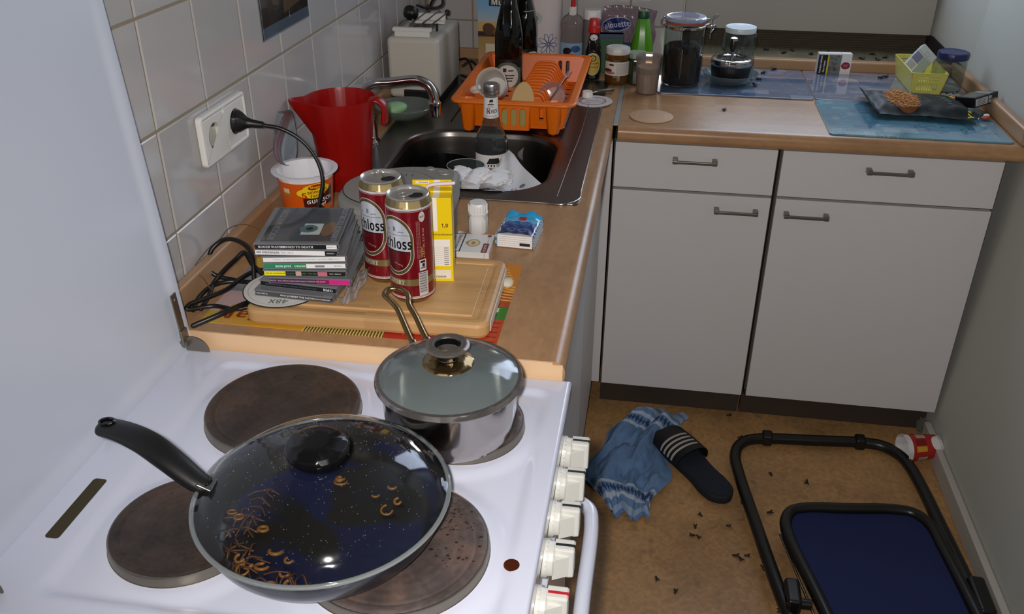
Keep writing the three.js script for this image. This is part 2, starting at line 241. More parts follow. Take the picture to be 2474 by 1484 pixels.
{
  const t = thing('sink', 'stainless steel sink with one large bowl and a grooved drainer', 'sink', [0, 0, 0]);
  const s = rrShape(0.478, 0.885, 0.014, 0.314, 0.6425); s.holes.push(rrShape(bowlS[0], bowlS[1], 0.1, ...bowlC, true));
  part('plate', slab(s, H, 0.0032, 0.0008, 24), mats.sinkSteel, t);
  const rings = [[0, 0.0032, 0.1], [0.003, 0.0028, 0.099], [0.007, -0.001, 0.097], [0.011, -0.012, 0.095], [0.016, -0.07, 0.092], [0.024, -0.125, 0.086], [0.034, -0.145, 0.078], [0.055, -0.154, 0.06], [0.1, -0.157, 0.03], [0.15, -0.158, 0.012]];
  part('bowl', surf((u, v) => { const f = v * (rings.length - 1), i = Math.min(rings.length - 2, Math.floor(f)), k = f - i, a = rings[i], b = rings[i + 1], ins = a[0] + (b[0] - a[0]) * k, r = a[2] + (b[2] - a[2]) * k; const p = rrPoint(bowlS[0] - 2 * ins, bowlS[1] - 2 * ins, r, u); return [bowlC[0] + p[0], H + a[1] + (b[1] - a[1]) * k, bowlC[1] + p[1]]; }, 96, 36), mats.sinkSteel, t);
  const bead = (w, h, r, cx, cz, rad, y) => { const pts = []; for (let i = 0; i < 64; i++) { const p = rrPoint(w, h, r, i / 64); pts.push([cx + p[0], y, cz + p[1]]); } return tube(pts, rad, { closed: true, seg: 192, rad: 6 }); };
  part('rim', bead(0.474, 0.881, 0.014, 0.314, 0.6425, 0.0028, H + 0.0016), M('#a9a5a2', 0.22, { metalness: 1 }), t);
  for (let k = 0; k < 7; k++) part('drainer_ridge', tube([[0.475 - k * 0.045, H + 0.0024, 0.27], [0.475 - k * 0.045, H + 0.003, 0.40], [0.475 - k * 0.045, H + 0.0024, 0.632]], 0.0035, { seg: 10, rad: 6 }), mats.sinkSteel, t);
  part('inner_ridge', tube([[0.515, H + 0.0024, 0.26], [0.518, H + 0.0028, 0.65], [0.512, H + 0.0024, 0.86], [0.508, H + 0.002, 1.05]], 0.0018, { seg: 24, rad: 6 }), mats.sinkSteel, t);
  const f = thing('faucet', 'chrome swivel faucet with its spout arching over the sink bowl, partly behind the red jug', 'faucet', [0.058, H, 0.800]);
  part('base', lathe([[0, 0], [0.026, 0], [0.026, 0.006], [0.021, 0.012], [0.020, 0.055], [0.016, 0.062], [0.0095, 0.066], [0.0095, 0.085]], 32), mats.chrome, f);
  part('spout', tube([[0, 0.07, 0], [0, 0.108, 0], [0.006, 0.126, 0], [0.024, 0.135, 0], [0.06, 0.139, 0], [0.108, 0.146, 0], [0.126, 0.145, 0.001], [0.142, 0.136, 0.002], [0.152, 0.120, 0.003], [0.155, 0.103, 0.004]], 0.0104, { seg: 60, rad: 14 }), mats.chrome, f);
  part('aerator', lathe([[0, 0.070], [0.0105, 0.070], [0.0132, 0.072], [0.0132, 0.094], [0.0140, 0.095], [0.0140, 0.101], [0.0115, 0.103], [0.0104, 0.108]], 24).translate(0.155, 0, 0.004), mats.chrome, f);
  for (const [dz, ln] of [[0.075, 0.03], [0.122, 0.024]]) { const k = part('tap_lever', merge(rod([0, 0.03, dz * 0.6], [0.03, 0.036, dz], 0.004), new THREE.SphereGeometry(0.0075, 14, 10).translate(0.030, 0.036, dz)), mats.chrome, f); }
}
// ---------- cooker ----------
const rust = (sd, hue, spots) => canvasTex(512, 512, (x, w, h) => {
  const im = x.createImageData(w, h); for (let j = 0; j < h; j++) for (let i = 0; i < w; i++) { const u = i / w, v = j / h, r = Math.hypot(u - 0.5, v - 0.5) * 2, a = fbm(u * 6, v * 6, 6, 5, sd), b = fbm(u * 40, v * 40, 40, 2, sd + 9), c = smooth(0.5, 0.72, fbm(u * 4, v * 4, 4, 4, sd + 20)) * (0.4 + 0.6 * r), ring = 0.975 + 0.025 * Math.sin(r * 60), o = (j * w + i) * 4, k = (0.72 + 0.5 * a + 0.2 * (b - 0.5)) * ring; im.data[o] = (hue[0] + 13 * c) * k; im.data[o + 1] = (hue[1] + 5 * c) * k; im.data[o + 2] = (hue[2]) * k; im.data[o + 3] = 255; }
  x.putImageData(im, 0, 0); seed = sd;
  for (let i = 0; i < spots; i++) { const a = rr(-0.4, 2.6), r = 256 * Math.sqrt(rr(0.05, 0.85)), s = rr(1, 5); x.fillStyle = `rgba(28,18,14,${rr(0.4, 0.85)})`; x.beginPath(); x.ellipse(256 + r * Math.cos(a), 256 + r * Math.sin(a), s, s * rr(0.5, 1), a, 0, 7); x.fill(); }
});
{
  const t = thing('cooker', 'white enamelled electric cooker with four hotplates and its lid folded up against the tiles', 'cooker');
  const z0 = 1.6345, z1 = 2.128, x0 = 0.042, x1 = 0.597;
  const well = (x, z) => { const cx = (0.108 + 0.573) / 2, cz = (1.662 + 2.098) / 2, qx = Math.abs(x - cx) - (0.573 - 0.108) / 2 + 0.02, qz = Math.abs(z - cz) - (2.098 - 1.662) / 2 + 0.02; return Math.hypot(Math.max(qx, 0), Math.max(qz, 0)) + Math.min(Math.max(qx, qz), 0) - 0.02; };
  const plates = [[0.2395, 1.7665, 0.098, 'rear left', 3, [66, 56, 50], 30], [0.218, 1.9897, 0.079, '', 40, [66, 56, 50], 16], [0.447, 1.9802, 0.098, '', 77, [88, 77, 73], 190], [0.473, 1.757, 0.076, '', 90, [80, 70, 66], 20]];
  const yTop = (x, z) => { let y = S - 0.005 * (1 - smooth(-0.014, 0.002, well(x, z))); for (const p of plates) { const d = Math.hypot(x - p[0], z - p[1]) - p[2]; y += 0.0035 * (1 - smooth(0.006, 0.03, d)); } const e = Math.min(x1 - x, z - z0, z1 - z); if (e < 0.006) { const k = 1 - e / 0.006; y -= 0.006 * (1 - Math.sqrt(Math.max(0, 1 - k * k))); } return y; };
  const ease = (a) => { const e = 0.014; return a; };
  const nx = 150, nz = 140, fx = (u) => u < 0.06 ? u / 0.06 * 0.006 : u > 0.94 ? 1 : 0, warp = (u, L) => { const m = 0.006 / L; return u < 0.04 ? u / 0.04 * m : u > 0.96 ? 1 - (1 - u) / 0.04 * m : m + (u - 0.04) / 0.92 * (1 - 2 * m); };
  const top = surf((u, v) => { const x = x0 + (x1 - x0) * warp(u, x1 - x0), z = z0 + (z1 - z0) * warp(v, z1 - z0); return [x, yTop(x, z), z]; }, nx, nz, true);
  part('cooktop', merge(top, bx(x0, x1, S - 0.03, S - 0.0058, z0, z0 + 0.001), bx(x0, x1, S - 0.03, S - 0.0058, z1 - 0.001, z1), bx(x1 - 0.001, x1, S - 0.03, S - 0.0058, z0, z1), bx(x0, x0 + 0.001, S - 0.03, S - 0.0058, z0, z1)), mats.enamel, t);
  part('body', merge(bx(0.03, 0.586, 0.03, S - 0.0302, z0 + 0.004, z1 - 0.004, 0.003)), mats.enamel, t);
  part('control_panel', bx(0.5865, 0.5935, 0.705, S - 0.031, z0 + 0.002, z1 - 0.002, 0.002), mats.whitePlastic, t);
  const od = part('oven_door', bx(0.5865, 0.600, 0.16, 0.698, z0 + 0.003, z1 - 0.003, 0.003), mats.enamel, t);
  part('handle', tube([[0.598, 0.677, 1.735], [0.62, 0.679, 1.738], [0.636, 0.68, 1.752], [0.641, 0.68, 1.78], [0.641, 0.68, 1.90], [0.641, 0.68, 2.0], [0.637, 0.68, 2.08], [0.598, 0.678, 2.1]], 0.0095, { seg: 70, rad: 12 }), mats.enamel, od);
  part('drawer', bx(0.5865, 0.599, 0.035, 0.154, z0 + 0.003, z1 - 0.003, 0.003), mats.enamel, t);
  plates.forEach(([x, z, r, , sd, hue, n], i) => {
    const p = part('hotplate', lathe([[0, 0.0115], [0.012, 0.0115], [0.018, 0.0108], [0.024, 0.0115], [r - 0.016, 0.0118], [r - 0.0135, 0.0108], [r - 0.010, 0.0122], [r - 0.004, 0.0126], [r - 0.0022, 0.0115]], 72), null, t, ['dark brown hotplate free of pans', 'dark hotplate at near left', 'rust-speckled hotplate under the frying pan', 'hotplate under the saucepan'][i]);
    p.position.set(x, S - 0.0015, z); worldUV(p.geometry, 'x', 'z', 0.5 / r, 0.5 / r); { const uv = p.geometry.attributes.uv; for (let k = 0; k < uv.count; k++) uv.setXY(k, uv.getX(k) + 0.5, uv.getY(k) + 0.5); }
    p.material = printed(rust(sd, hue, n), 0.48, { metalness: 0.25 });
    part('plate_rim', lathe([[r - 0.0022, 0.0112], [r - 0.0008, 0.0112], [r, 0.0098], [r + 0.0006, 0.0002], [r + 0.004, -0.0006]], 72), mats.hinge, p);
  });
  part('vent_slot', slab(rrShape(0.0165, 0.097, 0.004, 0.0808, 1.975), S - 0.0002, 0.0006), printed(dataTex(64, 64, (u, v) => { const k = 0.7 + 0.6 * fbm(u * 5, v * 5, 5, 3, 8); return [62 * k, 52 * k, 22 * k]; }), 0.7), t, 'dark slot in the enamel');
  // lid, leaning back slightly
  const lid = part('lid', null, mats.lidEnamel, t); lid.geometry = (() => { const f = (u, v) => { const w = 0.502, h = 0.56, z = (u - 0.5) * w, y = v * h, e = Math.min(u * w, (1 - u) * w, v * h, (1 - v) * h); return [0.0 - 0.004 * smooth(0.012, 0.030, e) - (e < 0.006 ? 0.006 * (1 - Math.sqrt(Math.max(0, 1 - (1 - e / 0.006) ** 2))) : 0), y, z]; };
    const wp = (u, L) => { const m = 0.006 / L; return u < 0.06 ? u / 0.06 * m : u > 0.94 ? 1 - (1 - u) / 0.06 * m : m + (u - 0.06) / 0.88 * (1 - 2 * m); };
    return merge(surf((u, v) => f(wp(u, 0.502), wp(v, 0.56)), 100, 90, true), bx(-0.018, -0.0062, 0, 0.56, -0.251, 0.251, 0.001)); })();
  lid.position.set(0.0470, S - 0.0045, 1.876); lid.rotation.z = 0.058;
  part('hinge_strap', merge(box(0.002, 0.058, 0.0135, 0, 0.07, 0, 0.0006), box(0.004, 0.022, 0.016, 0.001, 0.032, 0, 0.001), lathe([[0, 0], [0.0028, 0.0003], [0.0022, 0.0016], [0, 0.002]], 12).rotateZ(-PI / 2).translate(0.001, 0.09, 0)), mats.hinge, lid).position.set(0.002, -0.002, -0.226);
  const q = new THREE.Shape(); q.moveTo(-0.006, 0); q.lineTo(0.032, 0); q.quadraticCurveTo(0.031, 0.020, 0.010, 0.0235); q.lineTo(-0.006, 0.022); q.lineTo(-0.006, 0);
  part('hinge_arm', merge(extrude(q, 0.0025, 0.0004).translate(0.049, S + 0.0008, 1.646), lathe([[0, 0.008], [0.006, 0.008], [0.0068, 0.006], [0.0068, 0]], 6).rotateX(PI / 2).translate(0.0485, S + 0.0155, 1.6485)), mats.hinge, t);
  part('hinge_arm', merge(extrude(q, 0.0025, 0.0004).translate(0.049, S + 0.0008, 2.10)), mats.hinge, t);
  // control knobs
  const kz = [1.722, 1.785, 1.8475, 1.9125, 1.9825], body = merge(
    lathe([[0, 0], [0.0205, 0], [0.0205, 0.006], [0.0198, 0.0072], [0.0190, 0.0072], [0.0188, 0.0085], [0.0184, 0.0125], [0.0172, 0.0138], [0, 0.0138]], 40, 0.5).rotateZ(-PI / 2),
    (() => { const s = polyShape([[0.0, -0.0165], [0.016, -0.0182], [0.0205, -0.0172], [0.0212, -0.0155], [0.0212, 0.0165], [0.0195, 0.0182], [0.0, 0.0182]]); return extrude(s, 0.019, 0.0022).translate(0.0130, 0, -0.0125); })(),
    extrude(polyShape([[0.0125, 0.004], [0.0335, 0.004], [0.0125, 0.0155]]), 0.026, 0.0005).rotateX(PI / 2).translate(0, 0.0105, 0));
  kz.forEach((z, i) => {
    const k = part('knob', body, mats.knob, t, i === 4 ? 'white control knob with a red mark' : i === 0 ? 'white oven knob with printed temperatures' : 'white control knob with a black mark'); k.position.set(0.5937, 0.746, z); k.rotation.x = -0.08; k.scale.setScalar(1.06);
    part('mark', merge(box(0.0200, 0.0012, 0.0034, 0.0238, 0.0182, -0.002), box(0.0012, 0.006, 0.0034, 0.0341, 0.0155, -0.002)), i === 4 ? M('#b5121d', 0.4) : mats.black, k);
    part('dial', new THREE.CylinderGeometry(0.0207, 0.0207, 0.0066, 40, 1, true).rotateZ(-PI / 2).translate(0.0034, 0, 0), dialTex(i), k);
  });
}
function dialTex(i) {
  return dialTex[i ? 1 : 0] ??= printed(canvasTex(512, 64, (x, w, h) => { x.fillStyle = '#d6d6cd'; x.fillRect(0, 0, w, h); x.fillStyle = '#222'; for (let k = 0; k < 24; k++) x.fillRect(k * 21.3, 4, 2, i ? 6 : 12); if (!i) ['0', '50', '100', '150', '200', '250'].forEach((s, k) => txt(x, s, 40 + k * 60, 40, 26, '#222')); }), 0.35);
}
single('copper_coin', 'small brown copper coin on the white cooker rim', 'coin', lathe([[0, 0], [0.0079, 0], [0.0083, 0.0003], [0.0083, 0.0014], [0.0079, 0.0017], [0.0070, 0.0013], [0, 0.0013]], 40), M('#7a3a20', 0.35, { metalness: 0.85 }), [0.5702, S - 0.0012, 1.983]);

// ---------- saucepan, frying pan and their lids ----------
{
  const t = thing('saucepan', 'polished steel saucepan with a glass lid and brass-toned wire handle, on the rear right hotplate', 'saucepan', [0.4615, S + 0.0112, 1.7775]);
  part('body', lathe([[0, 0], [0.070, 0], [0.0745, 0.002], [0.0765, 0.006], [0.0765, 0.012], [0.0785, 0.018], [0.0805, 0.03], [0.0815, 0.062], [0.0835, 0.071], [0.0855, 0.0725], [0.0855, 0.0738], [0.0825, 0.0738], [0.0805, 0.066], [0.0795, 0.03], [0.074, 0.006], [0, 0.004]], 72), M('#b3aca8', 0.16, { metalness: 1 }), t);
  const h = part('handle', tube([[-0.052, 0.063, -0.058], [-0.070, 0.068, -0.085], [-0.090, 0.077, -0.118], [-0.103, 0.083, -0.138], [-0.1155, 0.0865, -0.150], [-0.1255, 0.0885, -0.160], [-0.1245, 0.0895, -0.1735], [-0.1130, 0.090, -0.1780], [-0.100, 0.0885, -0.1735], [-0.0925, 0.0865, -0.163], [-0.0885, 0.083, -0.149], [-0.074, 0.077, -0.128], [-0.054, 0.068, -0.096], [-0.036, 0.063, -0.069]], 0.0037, { seg: 110, rad: 10 }), mats.gold, t, 'brass-toned wire loop handle');
  part('bracket', merge(rod([-0.052, 0.060, -0.058], [-0.066, 0.067, -0.080], 0.0055), rod([-0.036, 0.060, -0.069], [-0.050, 0.067, -0.090], 0.0055), box(0.018, 0.002, 0.022, 0, 0, 0).rotateY(0.58).translate(-0.051, 0.0635, -0.074)), M('#8f7f68', 0.3, { metalness: 1 }), t);
  const l = part('lid', lathe([[0.0835, 0.0045], [0.078, 0.0085], [0.066, 0.0135], [0.045, 0.0195], [0.026, 0.0228], [0.012, 0.0238], [0, 0.024]], 64, 1.2), M('#8f9c9b', 0.14, { transmission: 0.62, thickness: 0, clearcoat: 1, clearcoatRoughness: 0.05 }), t, 'domed steel-rimmed glass lid'); l.position.set(0, 0.0740, 0.0015);
  part('rim', lathe([[0.0815, 0.0048], [0.0835, 0.0052], [0.0868, 0.0045], [0.0885, 0.0022], [0.0887, -0.0015], [0.0868, -0.004], [0.0835, -0.0038], [0.0815, -0.001]], 72), M('#aaa5a2', 0.24, { metalness: 0.9 }), l);
  const k = part('knob_base', lathe([[0, 0.0262], [0.0125, 0.0262], [0.0135, 0.0285], [0.0185, 0.0285], [0.0215, 0.0268], [0.0245, 0.0252], [0.0285, 0.0244], [0.0305, 0.0232], [0.0312, 0.0215], [0.030, 0.020]], 48), mats.gold, l, 'brass-toned knob base');
  part('knob', lathe([[0.0125, 0.026], [0.013, 0.0365], [0.0185, 0.0395], [0.0250, 0.0415], [0.0264, 0.0435], [0.0258, 0.0458], [0.0235, 0.0472], [0.0175, 0.0478], [0.0158, 0.0470], [0.0152, 0.045]], 48), mats.darkChrome, l);
  part('knob_well', lathe([[0.0156, 0.0465], [0.0150, 0.040], [0.0140, 0.030], [0, 0.029]], 40), mats.blackGloss, l);
}
{
  const t = thing('frying_pan', 'dark frying pan with a domed glass lid and black handle, across the two near hotplates', 'frying pan', [0.3700, S + 0.0112, 1.9715]);
  part('body', lathe([[0, 0], [0.098, 0], [0.104, 0.0015], [0.1125, 0.009], [0.1205, 0.020], [0.1265, 0.034], [0.1285, 0.043], [0.1305, 0.0445], [0.1305, 0.0462], [0.1275, 0.0462], [0.1245, 0.036], [0.118, 0.021], [0.110, 0.010], [0.102, 0.004], [0, 0.0035]], 80), M('#171b29', 0.3, { metalness: 0.35, clearcoat: 0.3 }), t);
  part('coating', lathe([[0, 0.0041], [0.1015, 0.0046], [0.1095, 0.0106], [0.1174, 0.0216], [0.1238, 0.0364], [0.1268, 0.0459]], 72), printed(dataTex(256, 256, (u, v) => { const c = smooth(0.46, 0.62, fbm(u * 5, v * 5, 5, 4, 61)); return [24 - 6 * c, 22 + c, 20 + 34 * c]; }), 0.35), t, 'non-stick inside with bluish and brown residue');
  { // handle, along local -x
    const path = curve([[-0.118, 0.0460, 0.012], [-0.135, 0.0545, 0.010], [-0.165, 0.070, 0.001], [-0.195, 0.080, -0.010], [-0.225, 0.0845, -0.018], [-0.2575, 0.0835, -0.0255]]);
    const g = surf((u, v) => { const p = path.getPointAt(clamp(v * 1.0, 0, 1)), d = path.getTangentAt(v), s = V(0, 1, 0).cross(d).normalize(), n = d.clone().cross(s).normalize(), a = u * 2 * PI; const k = Math.sqrt(Math.max(0, 1 - Math.pow(clamp((v - 0.93) / 0.07, 0, 1), 2))) * (v < 0.02 ? v / 0.02 : 1), w = (0.0115 + 0.0035 * Math.sin(v * 3.2) + 0.002 * v) * k, h = (0.0085 + 0.001 * Math.sin(v * 5)) * k; p.addScaledVector(s, Math.cos(a) * w).addScaledVector(n, Math.sin(a) * h); return [p.x, p.y, p.z]; }, 24, 60);
    const h = part('handle', g, mats.black, t);
    part('hanging_hole', lathe([[0.0052, 0.0012], [0.0066, 0.0016], [0.0072, 0.0004], [0.0062, -0.001], [0, -0.001]], 24).rotateZ(0.1).scale(1.35, 1, 1).translate(-0.2445, 0.0925, -0.0225), mats.blackGloss, h);
    part('ferrule', merge(box(0.018, 0.015, 0.020, 0, 0, 0, 0.002).rotateZ(-0.5).rotateY(0.1).translate(-0.1245, 0.048, 0.0115)), M('#8f8a84', 0.35, { metalness: 1 }), t, 'worn metal ferrule');
  }
  // leftovers in the pan
  seed = 99; const strands = [], bits = [];
  for (let i = 0; i < 46; i++) { const a = rr(1.3, 3.6), r = rr(0.075, 0.104), x = r * Math.cos(a), z = r * Math.sin(a), d = rr(0, 6.28), L = rr(0.006, 0.014), y = 0.0055 + Math.max(0, r - 0.1) * 0.9; strands.push(tube([[x - L * Math.cos(d), y, z - L * Math.sin(d)], [x + rr(-0.004, 0.004), y + rr(0.002, 0.006), z + rr(-0.004, 0.004)], [x + L * Math.cos(d), y, z + L * Math.sin(d)]], 0.0011, { seg: 6, rad: 5 })); }
  tag(single('noodle_scraps', 'brown noodle scraps left inside the frying pan, seen through its lid', 'leftovers', merge(strands), M('#4a2912', 0.6), [0.3700, S + 0.0112, 1.9715]), 'brown noodle scraps left inside the frying pan, seen through its lid', 'leftovers', null, 'stuff');
  for (let i = 0; i < 19; i++) { const a = i < 12 ? rr(1.5, 3.2) : rr(3.3, 6.2), r = rr(0.06, 0.104); bits.push(new THREE.TorusGeometry(rr(0.003, 0.007), rr(0.0012, 0.0022), 6, 14, rr(2.5, 6)).rotateX(PI / 2 + rr(-0.4, 0.4)).translate(r * Math.cos(a), 0.008 + Math.max(0, r - 0.1) * 0.9, r * Math.sin(a))); }
  single('onion_pieces', 'yellow browned onion pieces inside the frying pan', 'leftovers', merge(bits), M('#7a501c', 0.5), [0.3700, S + 0.0112, 1.9715]).userData.kind = 'stuff';
  const l = part('lid', lathe([[0.1315, 0.0005], [0.1325, 0.002], [0.1320, 0.0045], [0.1285, 0.0058], [0.1235, 0.0075], [0.1175, 0.0155], [0.106, 0.0265], [0.088, 0.037], [0.066, 0.0450], [0.042, 0.0500], [0.018, 0.0522], [0, 0.0525]], 80, 1.2), M('#eef1f1', 0.07, { transmission: 1, thickness: 0, ior: 1.5 }), t, 'domed clear glass lid'); l.position.set(0.0005, 0.0463, 0.0007);
  { seed = 61; const dr = []; for (let k = 0; k < 620; k++) { const a = rr(0, 6.28), q = Math.sqrt(rr(0.02, 1)) * 0.118, y = 0.0520 - 0.0365 * Math.pow(q / 0.1175, 2.15) - 0.0008, s = rr(0.0002, 0.0006); dr.push(new THREE.SphereGeometry(s, 6, 4).translate(q * Math.cos(a), y + 0.0013, q * Math.sin(a))); } const c = part('condensation', merge(dr), M('#f4f6f6', 0.05, { transmission: 0.9, thickness: 0 }), l); c.userData.kind = 'stuff'; }
  part('rim_bead', new THREE.TorusGeometry(0.1302, 0.0026, 10, 96).rotateX(PI / 2).translate(0, 0.0022, 0), M('#a9aead', 0.12, { transmission: 0.5, thickness: 0 }), l);
  part('knob', lathe([[0, 0.0515], [0.018, 0.0515], [0.0205, 0.0545], [0.027, 0.0585], [0.0315, 0.0645], [0.0325, 0.070], [0.0300, 0.0745], [0.0245, 0.0765], [0.010, 0.0768], [0, 0.0768]], 48, 1.2).translate(0, -0.0085, 0), mats.blackGloss, l);
}

// ---------- on the near worktop ----------
{
  const mat = canvasTex(1024, 640, (x, w, h) => { // seen from the cooker its lettering stands upside down
    x.fillStyle = '#c9a53a'; x.fillRect(0, 0, w, h);
    const R = (c, a, b, e, f) => { x.fillStyle = c; x.fillRect(a * w, b * h, e * w, f * h); };
    R('#7d7f86', 0, 0.30, 0.20, 0.42); R('#c3a6a4', 0.0, 0.62, 0.16, 0.25); R('#8e2433', 0.16, 0.12, 0.26, 0.36); R('#c9b23c', 0.14, 0.48, 0.3, 0.3); R('#cf9a2c', 0.06, 0.78, 0.3, 0.22);
    R('#5e4a17', 0.36, 0.78, 0.27, 0.22); R('#b02a1c', 0.63, 0.72, 0.37, 0.28); R('#b8461c', 0.86, 0.70, 0.14, 0.3); R('#3d7a28', 0.86, 0.55, 0.14, 0.16); R('#a8481e', 0.86, 0.36, 0.14, 0.2); R('#cf7d1c', 0.86, 0, 0.14, 0.37); R('#d8952c', 0.4, 0, 0.46, 0.3);
    x.strokeStyle = '#e0b04a'; x.lineWidth = 9; for (let k = 0; k < 6; k++) { x.beginPath(); x.ellipse(w, h * 0.26, 40 + k * 26, 30 + k * 22, 0, 1.5, 4.4); x.stroke(); }
    x.strokeStyle = '#d6c374'; x.lineWidth = 5; for (let k = 0; k < 26; k++) { x.beginPath(); x.moveTo((0.365 + k * 0.0102) * w, 0.8 * h); x.lineTo((0.36 + k * 0.0106) * w, h); x.stroke(); }
    x.fillStyle = '#bd3d22'; x.strokeStyle = '#6d8b2a'; x.lineWidth = 10; x.beginPath(); x.ellipse(0.49 * w, 0.82 * h, 78, 46, 0, 0, 7); x.fill(); x.stroke();
    for (let k = 0; k < 5; k++) R('#8e1d14', 0.88, 0.74 + k * 0.052, 0.11, 0.012);
    x.fillStyle = '#d9a637'; x.beginPath(); x.moveTo(0.73 * w, 0.86 * h); x.lineTo(0.79 * w, 0.76 * h); x.lineTo(0.86 * w, 0.86 * h); x.lineTo(0.79 * w, 0.92 * h); x.fill();
    const up = (s, a, b, size, c, f) => txt(x, s, a * w, b * h, size, c, { rot: PI, font: f || 'sans-serif' });
    up('MaNZaN', 0.215, 0.89, 92, '#8e3418'); up('a J o e', 0.25, 0.66, 96, '#6a8a1e', 'serif'); up('l o', 0.22, 0.52, 50, '#5b4a12'); up('SN', 0.3, 0.36, 54, '#d8b0a8', 'serif'); up('Naranja', 0.74, 0.93, 40, '#d86040', 'serif'); up('fru', 0.94, 0.6, 44, '#cfe0a8', 'serif'); up('dar', 0.94, 0.665, 34, '#12300a', 'serif');
  });
  const g = slab(rrShape(0.438, 0.258, 0.008, 0.268, 1.4775), H, 0.0009); worldUV(g, 'x', 'z'); { const uv = g.attributes.uv; for (let i = 0; i < uv.count; i++) uv.setXY(i, (uv.getX(i) - 0.049) / 0.438, 1 - (uv.getY(i) - 1.3485) / 0.258); }
  single('place_mat', 'colourful fruit-print place mat with Spanish words, under the wooden cutting board', 'place mat', g, printed(mat, 0.32));
  const wood = printed(dataTex(512, 256, (u, v) => { const a = fbm(u * 4, v * 40, 40, 4, 91) - 0.5, b = fbm(u * 3, v * 3, 3, 3, 17) - 0.5, st = noise(u * 1.0, v * 7, 7, 5) - 0.5, k = 1 + a * 0.2 + b * 0.18 + st * 0.1; return [190 * k, 149 * k, 98 * k]; }), 0.45);
  const b = thing('cutting_board', 'thick beech cutting board with a juice groove, carrying the cans and the CD pile', 'cutting board', [0.2930, H + 0.001, 1.4925], 0.03);
  const shape = rrShape(0.356, 0.210, 0.018); shape.holes.push(rrShape(0.318, 0.172, 0.004, 0, 0, true));
  const uvb = (g2) => worldUV(g2, 'x', 'z', 2.4, 2.4);
  part('board', merge(uvb(slab(shape, 0, 0.0245, 0.006)), uvb(slab(rrShape(0.304, 0.158, 0.004), 0.004, 0.0205, 0.0015)), uvb(bx(-0.16, 0.16, 0.003, 0.0215, -0.087, 0.087))), wood, b);
  const dk = part('end_grain', bx(0.1768, 0.1788, 0.004, 0.019, -0.085, 0.085, 0.0008), M('#e6ddd0', 0.7), b, 'pale worn end grain');
}
